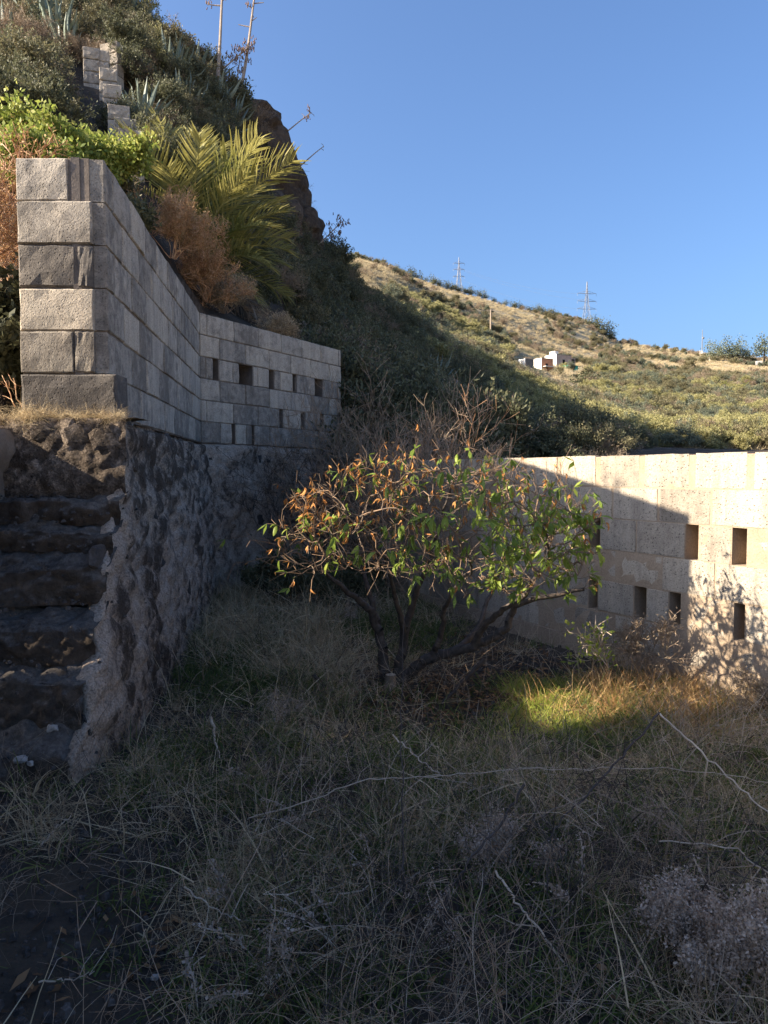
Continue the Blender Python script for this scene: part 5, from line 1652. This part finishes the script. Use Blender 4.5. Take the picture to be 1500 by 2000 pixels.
def leaf_blade(seed, L, W, curl, fold, mat, twist=0.0):
    r = np.random.default_rng(seed); n = 5; V = []; Q = []
    d = np.array((1.0, 0, 0)); p = np.zeros(3); tw_ = 0
    for i in range(n + 1):
        f = i / n; w = W * (math.sin(math.pi * min(1, .08 + f * .92)) ** .8) * .5 + .0006
        tw_ += twist / n
        up = np.array((-d[2], 0, d[0])); s = np.array((0, math.cos(tw_), math.sin(tw_)))
        V += [p - s * w + up * fold * w, p, p + s * w + up * fold * w]
        d = unit(d + np.array((0, r.normal(0, .05), -curl / n))); p = p + d * L / n
    for i in range(n):
        a = 3 * i
        Q += [(a, a + 1, a + 4, a + 3), (a + 1, a + 2, a + 5, a + 4)]
    return mesh_np('leaf', np.array(V), np.array(Q), [mat], None, True)
LG = [leaf_blade(700 + i, (.075, .095, .105, .085)[i], (.026, .030, .030, .028)[i], (.6, 1.1, .9, 1.6)[i], .4, M_LEAF_TREE) for i in range(4)]
LDm = [leaf_blade(720 + i, (.045, .06, .07)[i % 3], (.012, .014, .016)[i % 3], 1.2 + .5 * (i % 3), 1.3, M_LEAF_DRY, rt.uniform(-2, 2)) for i in range(5)]
LP = np.array(LP); LD = np.array(LD)
W_ = LP + base
px_, py_ = project(W_[:, 0], W_[:, 1], W_[:, 2])
order = rt.permutation(len(LP))
nG = nD = 0; extraG = MB(); extraD = MB()
def place_leaf(k, green):
    """drooping leaf at twig point k"""
    d = unit(np.array((LD[k][0], LD[k][1], 0)) + rt.normal(0, .5, 3) * (1, 1, 0))
    el = -rt.uniform(.3, 1.4) if rt.random() < .75 else rt.uniform(-.3, .7)
    M = Matrix.Translation(Vector(LP[k])) @ Matrix.Rotation(math.atan2(d[1], d[0]), 4, 'Z') @ Matrix.Rotation(-el, 4, 'Y') @ Matrix.Rotation(rt.normal(0, .5), 4, 'X') @ Matrix.Scale(rt.uniform(.5, 1.0), 4)
    return M
front = -W_[:, 1]
cand = sorted(range(len(LP)), key=lambda k: W_[k, 1] + rt.normal(0, .35))
for k in cand:
    x, y = px_[k], py_[k]
    # green to the right and low, dry leaves to the left and on top
    g = .10 + .42 * np.clip((x - 720) / 300, 0, 1) * np.clip((y - 930) / 90, 0, 1) + (.05 if 1000 < y < 1120 else 0)
    dry = .26 * np.clip((1120 - y) / 130, 0, 1) * (1.0 if x < 960 else .8) + .05
    if x < 640: g *= .35
    u_ = rt.random()
    n_here = 0
    if u_ < g * .80: kind = 'g'
    elif u_ < g * .80 + dry * .66 * (1.5 if x < 800 else .8): kind = 'd'
    else: continue
    for _ in range(rt.integers(1, 4) if kind == 'd' else rt.integers(1, 5)):
        M = place_leaf(k, kind == 'g')
        if kind == 'g':
            if nG < 280:
                o = add('leaf', LG[int(rt.integers(4))], tree_root); o.matrix_basis = M; nG += 1
            else:
                extraG.leaves([np.array(M.translation)], [np.array(M.to_3x3() @ Vector((1, 0, 0)))], [np.array(M.to_3x3() @ Vector((0, 0, 1)))], .08, .024)
        else:
            if nD < 280:
                o = add('dry_leaf', LDm[int(rt.integers(5))], tree_root); o.matrix_basis = M; nD += 1
            else:
                extraD.leaves([np.array(M.translation)], [np.array(M.to_3x3() @ Vector((1, 0, 0)))], [np.array(M.to_3x3() @ Vector((0, 0, 1)))], .05, .012)
if extraG.n: o = extraG.build('leaves', [M_LEAF_TREE], tree_root); o['kind'] = 'stuff'
if extraD.n: o = extraD.build('dry_leaves', [M_LEAF_DRY], tree_root); o['kind'] = 'stuff'
print('tree', len(N_), 'nodes', len(LP), 'leaf points', nG, nD, extraG.n // 4, extraD.n // 4)

# ------------------------------------------------------------------ bushes in the yard
def twig_bush(px, py, d, seed, label, h, mats, **kw):
    p = P(px, py, d)
    p[2] = yard_z(p[0], p[1])
    return shrub_parts(label, seed, p, h, ('stem', 'leaves'), cat='bush', name='bare_bush', mats=mats, **kw)
for k, (px, d, h, lb) in enumerate(((575, 9.3, 1.75, 'bare dark bush in front of the lower block wall'),(650, 9.9, 1.7, 'bare dark bush covering the end of the tall wall'),
        (735, 9.6, 2.3, 'bare grey bush in the gap between the two walls'),(890, 7.9, 2.0, 'tall bare grey bush behind the fruit tree by the low wall'),(820, 8.8, 2.1, 'reddish bare bush behind the middle of the fruit tree'),
        (690, 10.4, 2.4, 'wide bare grey bush just right of the tall wall end'),(785, 9.2, 2.2, 'pale twiggy bush behind the fruit tree, left of the reddish one'))):
    twig_bush(px, 1120, d, 800 + k, lb, h, [M_TWIG_RED if k == 4 else (M_TWIG_DARK if k < 2 else M_TWIG), M_B_DRY], stems=6 if k < 2 else 9, height=h * .62, spread=.5, levels=4, nleaf=.3, leaf=(.02, .007), r0=.010, wob=.2, minr=.0024, kids=(1, 3), up=.12)
# dark leafy mass low behind the trunk
for k, (px, py, d, h) in enumerate(((600,1150,8.4,.55),(680,1160,8.3,.5),(540,1140,8.6,.6),(720,1150,8.8,.5))):
    p = P(px, py, d); p[2] = yard_z(p[0], p[1])
    shrub_parts(['low green bush behind the fruit tree trunk, left of it', 'low dark bush straight behind the fruit tree trunk', 'dark low bush against the rubble wall corner', 'small dark bush behind the trunk towards the low wall'][k], 820 + k, p, h, SF, mats=[M_TWIG_DARK, M_B_DARK], height=h * .6, nleaf=5)
# young sapling and dry bush at the foot of the low wall
p = P(1170, 1330, 5.35); p[2] = yard_z(p[0], p[1])
shrub_parts('small pale stemmed sapling with few green leaves in front of the low wall', 830, p, .5, ('stem', 'leaf'), cat='sapling', name='sapling', mats=[M_TWIG_PALE, M_LEAF_TREE], stems=2, height=.36, spread=.8, levels=3, nleaf=.6, leaf=(.045, .024), r0=.007, minr=.003)
for k, (px, d, h, lb) in enumerate(((1258, 5.45, .60, 'dry grey bush at the low wall foot below its slots'),(1492, 4.75, .42, 'sunlit dry bush at the right edge by the wall'))):
    p = P(px, 1330, d); p[2] = yard_z(p[0], p[1])
    m = [M_TWIG, M_STRAW] if k else [M_TWIG, M_B_DRY]
    shrub_parts(lb, 840 + k, p, h, ('stem', 'leaves'), 'dry bushes at the foot of the low wall', name='dry_bush', mats=m, stems=5, height=h * .5, spread=.6, levels=4, nleaf=.5, leaf=(.028, .007), r0=.006, minr=.002)

# ------------------------------------------------------------------ yard ground cover (stuff)
ry = np.random.default_rng(31)
def yard_points(n, fn, y0=1.5, y1=11.2):
    X = ry.uniform(-3.2, 5.2, n); Y = ry.uniform(y0, y1, n)
    Z = np.array([yard_z(a, b) for a, b in zip(X, Y)])
    px, py = project(X, Y, Z)
    # inside the yard: right of the rubble wall, left of the low wall
    left = np.where(Y < 3.55, -3.2, np.where(Y < 9, xt(Y) + .14, -2.2 + (Y - 9) * .543 + .2))
    t = (7.18 - Y) / 2.21
    right = 1.235 + 1.265 * t - .05
    ok = (X > left) & (X < right)
    w = np.array([fn(a, b, c, d) if o else 0 for a, b, c, d, o in zip(px, py, X, Y, ok)])
    k = ry.random(n) < w
    return np.stack([X, Y, Z], 1)[k]
def slit(X, Y):
    q = -.197 * X + .98 * Y
    return 4.05 < q < 4.92 and X > .1
def patch(X, Y, s, f=1.2): return fbm(X * f, Y * f, s, 3)
ash = lambda px, py: max(0, min(1, (1.25 - ((px - 40) / 420) - max(0, (1640 - py)) / 160))) if py > 1480 else 0.0
bare_back = lambda px, py: 1.0 if (880 < px < 1330 and 1190 < py < 1335) else 0.0
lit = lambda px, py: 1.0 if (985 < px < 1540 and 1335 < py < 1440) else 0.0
under = lambda px, py: 1.0 if (660 < px < 1060 and 1300 < py < 1420) else 0.0
def w_green(px, py, X, Y):
    v = .55 + 1.1 * patch(X, Y, 4.0)
    if py > 1600: v *= .75
    v *= 1 - .9 * ash(px, py)
    if bare_back(px, py): v *= .1
    if under(px, py): v *= .25
    if slit(X, Y): v *= .5
    return np.clip(v, 0, 1)
def w_straw(px, py, X, Y):
    v = .45 + 1.2 * patch(X, Y, 14.0)
    v *= 1 - .5 * ash(px, py)
    if bare_back(px, py): v *= .12
    if under(px, py): v *= .3
    if 420 < px < 640 and 1150 < py < 1340: v += .5
    if slit(X, Y): v *= .08
    return np.clip(v, 0, 1)
def w_tangle(px, py, X, Y):
    v = .15 + .8 * np.clip((py - 1450) / 150, 0, 1) * np.clip((px - 420) / 300, .25, 1)
    v *= 1 - .4 * ash(px, py)
    if bare_back(px, py): v = .12
    if under(px, py): v = .25
    if slit(X, Y): v *= .1
    return np.clip(v, 0, 1)
def w_weed(px, py, X, Y):
    v = .1 + .55 * np.clip((py - 1500) / 200, 0, 1) * np.clip((px - 500) / 500, .2, 1) + .5 * patch(X, Y, 24, .8)
    if slit(X, Y): v *= .1
    return np.clip(v * (1 - .8 * ash(px, py)), 0, 1) * (0.1 if bare_back(px, py) else 1)
p = yard_points(8500, w_green); scatter('ground_grass', 'green', p, ry.uniform(.7, 1.5, len(p)), 'short green grass and herbs covering the yard', ry)
p = yard_points(6200, w_straw); scatter('dry_grass', 'straw', p, ry.uniform(.6, 1.25, len(p)) * np.where((p[:, 1] > 5.5) & (p[:, 0] < 0), 1.3, .85), 'dry straw grass over the yard', ry, .35)
p = yard_points(2300, w_tangle); scatter('dead_twigs', 'tangle', p, ry.uniform(.6, 1.25, len(p)), 'tangle of thin dead twigs over the foreground', ry, .3)
p = yard_points(220, w_weed); scatter('dry_weeds', 'pale_weed', p, ry.uniform(.5, .9, len(p)), 'grey dried weeds standing in the foreground', ry, .35)
p = yard_points(12000, lambda px, py, X, Y: lit(px, py) * (1.0 if px < 1230 else .3)); scatter('lit_grass', 'lime', p, ry.uniform(.5, .95, len(p)), 'sunlit green grass before the low wall, sun added to its colour', ry)
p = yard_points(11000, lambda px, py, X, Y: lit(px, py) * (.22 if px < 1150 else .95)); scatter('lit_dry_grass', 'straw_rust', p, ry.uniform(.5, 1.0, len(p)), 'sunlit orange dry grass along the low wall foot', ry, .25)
p = yard_points(2600, lambda px, py, X, Y: .9 * under(px, py) + .35 * bare_back(px, py) + .08); scatter('leaf_litter', 'litter', p, ry.uniform(.7, 1.3, len(p)), 'brown fallen leaves under the fruit tree', ry, .05)
p = yard_points(3600, lambda px, py, X, Y: .15 + .85 * ash(px, py)); scatter('pebbles', 'pebble', p, ry.uniform(.6, 1.3, len(p)), 'small dark stones scattered on the ash soil', ry, .02)
# straw on the ledge under the pier, tufts on the walls
L_ = []
for _ in range(150): L_.append((ry.uniform(-2.9, -1.60), ry.uniform(4.50, 4.60), 1.925 + ry.normal(0, .008)))
scatter('ledge_straw', 'straw', L_, ry.uniform(.22, .42, len(L_)), 'dry sunlit straw lying on the stone ledge under the pier', ry, .7)
L_ = []
for _ in range(90):
    k = int(ry.integers(1, 12)); d, z = PROF[k]; L_.append((ry.uniform(-2.7, -1.75), d + ry.uniform(-.02, .04), z + .01))
scatter('stair_gravel', 'pebble', L_, ry.uniform(.5, 1.0, len(L_)), 'dark gravel and chips lying on the rock steps', ry, .1)

# ------------------------------------------------------------------ single sticks, canes and weeds of the foreground
def cane(name, pts, r0, r1, mat, label, cat='stick', kids=0, seed=0):
    r0 *= .8; r1 *= .8
    q = [P(*t) for t in pts]; o = empty(name, tuple(q[0]), label, cat)
    q = np.array(q) - q[0]
    t = np.linspace(0, 1, len(q)); tt = np.linspace(0, 1, 5 * len(q))
    r = np.random.default_rng(seed)
    c = np.stack([np.interp(tt, t, q[:, i]) for i in range(3)], 1) + r.normal(0, .004, (len(tt), 3))
    mb = MB(); mb.tube(c, np.interp(tt, [0, 1], [r0, r1]), 5); mb.build('stem', [mat], o)
    if kids:
        for _ in range(kids):
            m2 = MB()
            i = int(r.integers(2, len(tt) - 1)); d = unit(c[i] - c[i - 1] + r.normal(0, .8, 3)); L = r.uniform(.05, .2)
            m2.segs([c[i], c[i] + d * L * .6], [c[i] + d * L * .6, c[i] + d * L + r.normal(0, .02, 3)], [r1 * .8, r1 * .6], [r1 * .6, r1 * .4], 3)
            m2.build('side_twig', [mat], o)
    return o
cane('bent_stick', [(1288,1393,3.3),(1250,1440,3.1),(1200,1490,2.95),(1150,1550,2.8),(1105,1590,2.7),(1060,1650,2.65)], .007, .0035, M_TWIG_DARK, 'dark arm of the broken stick bent at the lit patch', 'stick', 5, 1)
cane('bent_stick', [(1288,1393,3.3),(1350,1450,3.1),(1420,1515,2.95),(1500,1590,2.8),(1560,1650,2.7)], .006, .0035, M_TWIG_PALE, 'pale grey arm of the broken stick running down to the right edge', 'stick', 5, 2)
cane('long_cane', [(480,1598,2.95),(600,1565,2.95),(720,1522,3.0),(850,1518,3.05),(960,1504,3.1),(1060,1502,3.15),(1200,1500,3.2),(1380,1505,3.3),(1500,1530,3.3)], .0036, .002, M_TWIG_PALE, 'long thin pale cane lying level across the foreground weeds', 'stick', 10, 3)
cane('thin_stick', [(768,1437,3.5),(805,1470,3.4),(840,1500,3.3),(865,1515,3.25)], .005, .003, M_TWIG_PALE, 'short pale stick lying just above the long level cane', 'stick', 2, 4)
cane('dark_stick', [(1025,1530,2.7),(985,1600,2.6),(930,1665,2.5),(885,1730,2.4),(850,1800,2.35)], .007, .004, M_TWIG_DARK, 'thick dark stick slanting down left in the foreground middle', 'stick', 4, 5)
cane('dark_stick', [(872,1730,2.5),(868,1790,2.42),(862,1850,2.38),(858,1890,2.35)], .008, .006, M_TWIG_DARK, 'upright dark stem standing in the foreground middle', 'stick', 2, 6)
cane('pale_stick', [(968,1700,2.45),(1010,1760,2.38),(1055,1815,2.32),(1100,1880,2.25)], .0055, .004, M_TWIG_PALE, 'pale stick slanting down right in the foreground', 'stick', 2, 7)
cane('upright_stalk', [(785,1880,2.5),(788,1700,2.6),(785,1500,3.0),(783,1350,3.6),(790,1190,3.9)], .0055, .002, M_TWIG_DARK, 'tall thin dark stem standing upright in front of the trunk', 'stem', 6, 8)
cane('thin_cane', [(1290,1640,2.75),(1440,1660,2.7),(1520,1720,2.6)], .004, .003, M_TWIG_PALE, 'thin pale cane arching out at the right edge', 'stick', 2, 9)
cane('thin_cane', [(1040,1600,2.8),(1160,1545,2.9),(1290,1600,2.75),(1370,1660,2.6),(1290,1560,2.8)], .0035, .002, M_TWIG, 'thin brown cane arching over the weeds on the right', 'stick', 4, 10)
cane('burnt_stick', [(945,1290,5.2),(905,1330,5.1),(862,1375,5.0)], .022, .014, M_TWIG_DARK, 'charred black branch stub lying right of the trunk', 'stick', 0, 11)
cane('burnt_stick', [(612,1318,5.3),(632,1340,5.25),(655,1352,5.2)], .022, .015, M_TWIG_DARK, 'short charred branch lying left of the trunk', 'stick', 0, 12)
cane('fallen_twig', [(80,1650,2.95),(110,1615,3.0),(140,1592,3.05)], .004, .0025, M_TWIG_PALE, 'pale curved straw beside the lowest rock step', 'twig', 0, 13)
cane('fallen_twig', [(240,1985,2.15),(320,1930,2.2),(400,1865,2.28)], .0035, .0025, M_TWIG_PALE, 'pale twig lying on the dark ash at bottom left', 'twig', 1, 14)
cane('fallen_twig', [(80,1918,2.2),(130,1915,2.22),(185,1895,2.25)], .004, .002, M_TWIG_PALE, 'small forked twig on the dark ash at the lower left corner', 'twig', 3, 15)
cane('fallen_twig', [(360,1735,2.55),(420,1775,2.5),(470,1800,2.45)], .0045, .003, M_TWIG_PALE, 'pale stick in the straw left of the white flecked weed', 'twig', 1, 16)
cane('fallen_twig', [(540,1805,2.45),(620,1765,2.5),(720,1730,2.55)], .004, .003, M_TWIG_PALE, 'pale stick right of the white flecked weed', 'twig', 1, 17)
cane('dry_leaf_blade', [(412,1400,4.2),(420,1450,4.1),(432,1485,4.0)], .012, .004, M_TWIG_PALE, 'single pale dry reed leaf standing near the rubble wall', 'leaf', 0, 18)

# cut stump at the trunk's foot
p = P(762, 1328, 5.3); p[2] = yard_z(p[0], p[1])
o = empty('stump', tuple(p), 'small grey cut stump against the foot of the fruit tree', 'stump')
mb = MB(); mb.tube([(0, 0, -.05), (0, 0, .05), (.005, 0, .13)], [.05, .043, .04], 9); mb.build('bark', [M_TWIG], o)
mb = MB(); a = np.arange(8) * math.pi / 4
V = [(.005 + .039 * math.cos(t), .039 * math.sin(t), .131) for t in a]; mb.quads(V, [(0, 1, 2, 3), (0, 3, 4, 7), (4, 5, 6, 7)]); mb.build('cut_face', [M_TWIG_PALE], o)

def weed_stalk_mesh(name, seed, n, h, mats):
    """a few leaning stems lined with small papery bracts"""
    r = np.random.default_rng(seed); mb = MB(); C = []; D = []
    for s_ in range(n):
        p_ = np.array((r.normal(0, .015), r.normal(0, .015), 0)); a = r.uniform(0, 6.28)
        d = unit((math.cos(a) * .5, math.sin(a) * .5, 1)); L = h * r.uniform(.8, 1.3)
        for i in range(9):
            q = p_ + d * L / 9; mb.segs([p_], [q], .0022, .002, 4, 0); d = unit(d + np.array((math.cos(a) * .10, math.sin(a) * .10, -.05)) + r.normal(0, .06, 3))
            if i > 2:
                for _ in range(9): C.append(p_ + (q - p_) * r.random() + r.normal(0, .007, 3)); D.append(r.normal(0, 1, 3) + d)
            p_ = q
    C = np.array(C)
    mb.leaves(C, D, r.normal(0, 1, (len(C), 3)), .015 * r.uniform(.6, 1.4, len(C)), .009 * r.uniform(.6, 1.4, len(C)), 1)
    return mb.mesh(name, mats)
for k, (px, py, d, h, blob, dens, n, lb) in enumerate(((502,1900,2.32,.24,1.5,14,3,'white flecked dried weed stalk drooping at lower left centre'),(455,1690,2.6,.20,1.2,12,3,'small white flecked weed above the drooping stalk'),(1345,1868,2.3,.23,1.0,9,8,'rounded pale grey dried bush at lower right'),
        (1460,1990,2.12,.30,1.0,9,9,'silvery dried bush in the bottom right corner'),(1000,1560,2.75,.22,.8,9,5,'pale lilac grey dried bush under the long cane'),(1440,1760,2.4,.26,1.3,10,2,'upright weed with pale fluffy heads at the right edge'),
        (590,1500,3.2,.22,1.2,10,3,'white flecked weed standing in green grass left of the cane'),(500,1420,3.7,.20,1.2,12,2,'white flecked weed near the rubble wall'),(380,1985,2.1,.20,1.3,12,2,'pale dried weed at the bottom edge, left'),
        (660,1880,2.35,.22,1.2,10,3,'grey dried weed right of the drooping stalk'),(740,1650,2.6,.25,1.0,7,3,'grey dried weed in the middle of the foreground'),(1130,1680,2.55,.26,1.0,7,3,'grey dried weed left of the rounded pale bush'))):
    p = P(px, py, d); p[2] = yard_z(p[0], p[1])
    me = pale_weed_mesh('weed', 900 + k, n, h * .75, blob, [M_TWIG_PALE, M_GREYWEED], dens) if n > 3 else weed_stalk_mesh('weed', 900 + k, n, h, [M_TWIG_PALE, M_GREYWEED])
    o = empty('dried_weed', tuple(p), lb, 'weed', 'dried weeds in the foreground'); split_parts(me, o, [M_TWIG_PALE, M_GREYWEED], ('stem', 'seed_heads'))
for k, (px, py, s, lb) in enumerate(((302,1902,.012,'small white stone on the dark ash, left of the drooping weed'),(365,1897,.008,'tiny white stone right of the other on the dark ash'),(372,1962,.01,'pale pebble near the bottom edge on the ash'),(533,1408,.02,'round pale stone in the grass near the rubble wall'))):
    a, b = ray(px, py); d = -EYE / b; p = P(px, py, d); p[2] = yard_z(p[0], p[1]) + s * .4
    meta(add('stone', STONES[k].copy(), None, tuple(p), (0, 0, k), (s * 1.3, s, s * .7)), lb, 'stone').data.materials[0] = M_PALE

# tell repeats that share a wording apart by their order in the row
bpy.context.view_layer.update()
seen = {}
for o in bpy.data.objects:
    if o.parent is None and o.get('label') and len(o.users_collection) and o.users_collection[0] == COL:
        seen.setdefault(o['label'], []).append(o)
ORD = ['first', 'second', 'third', 'fourth', 'fifth', 'sixth', 'seventh', 'eighth', 'ninth', 'tenth']
for lb, os_ in seen.items():
    if 1 < len(os_) <= 10:
        os_.sort(key=lambda o: project(*o.location)[0])
        for k, o in enumerate(os_):
            o['label'] = ORD[k] + ' from left: ' + lb
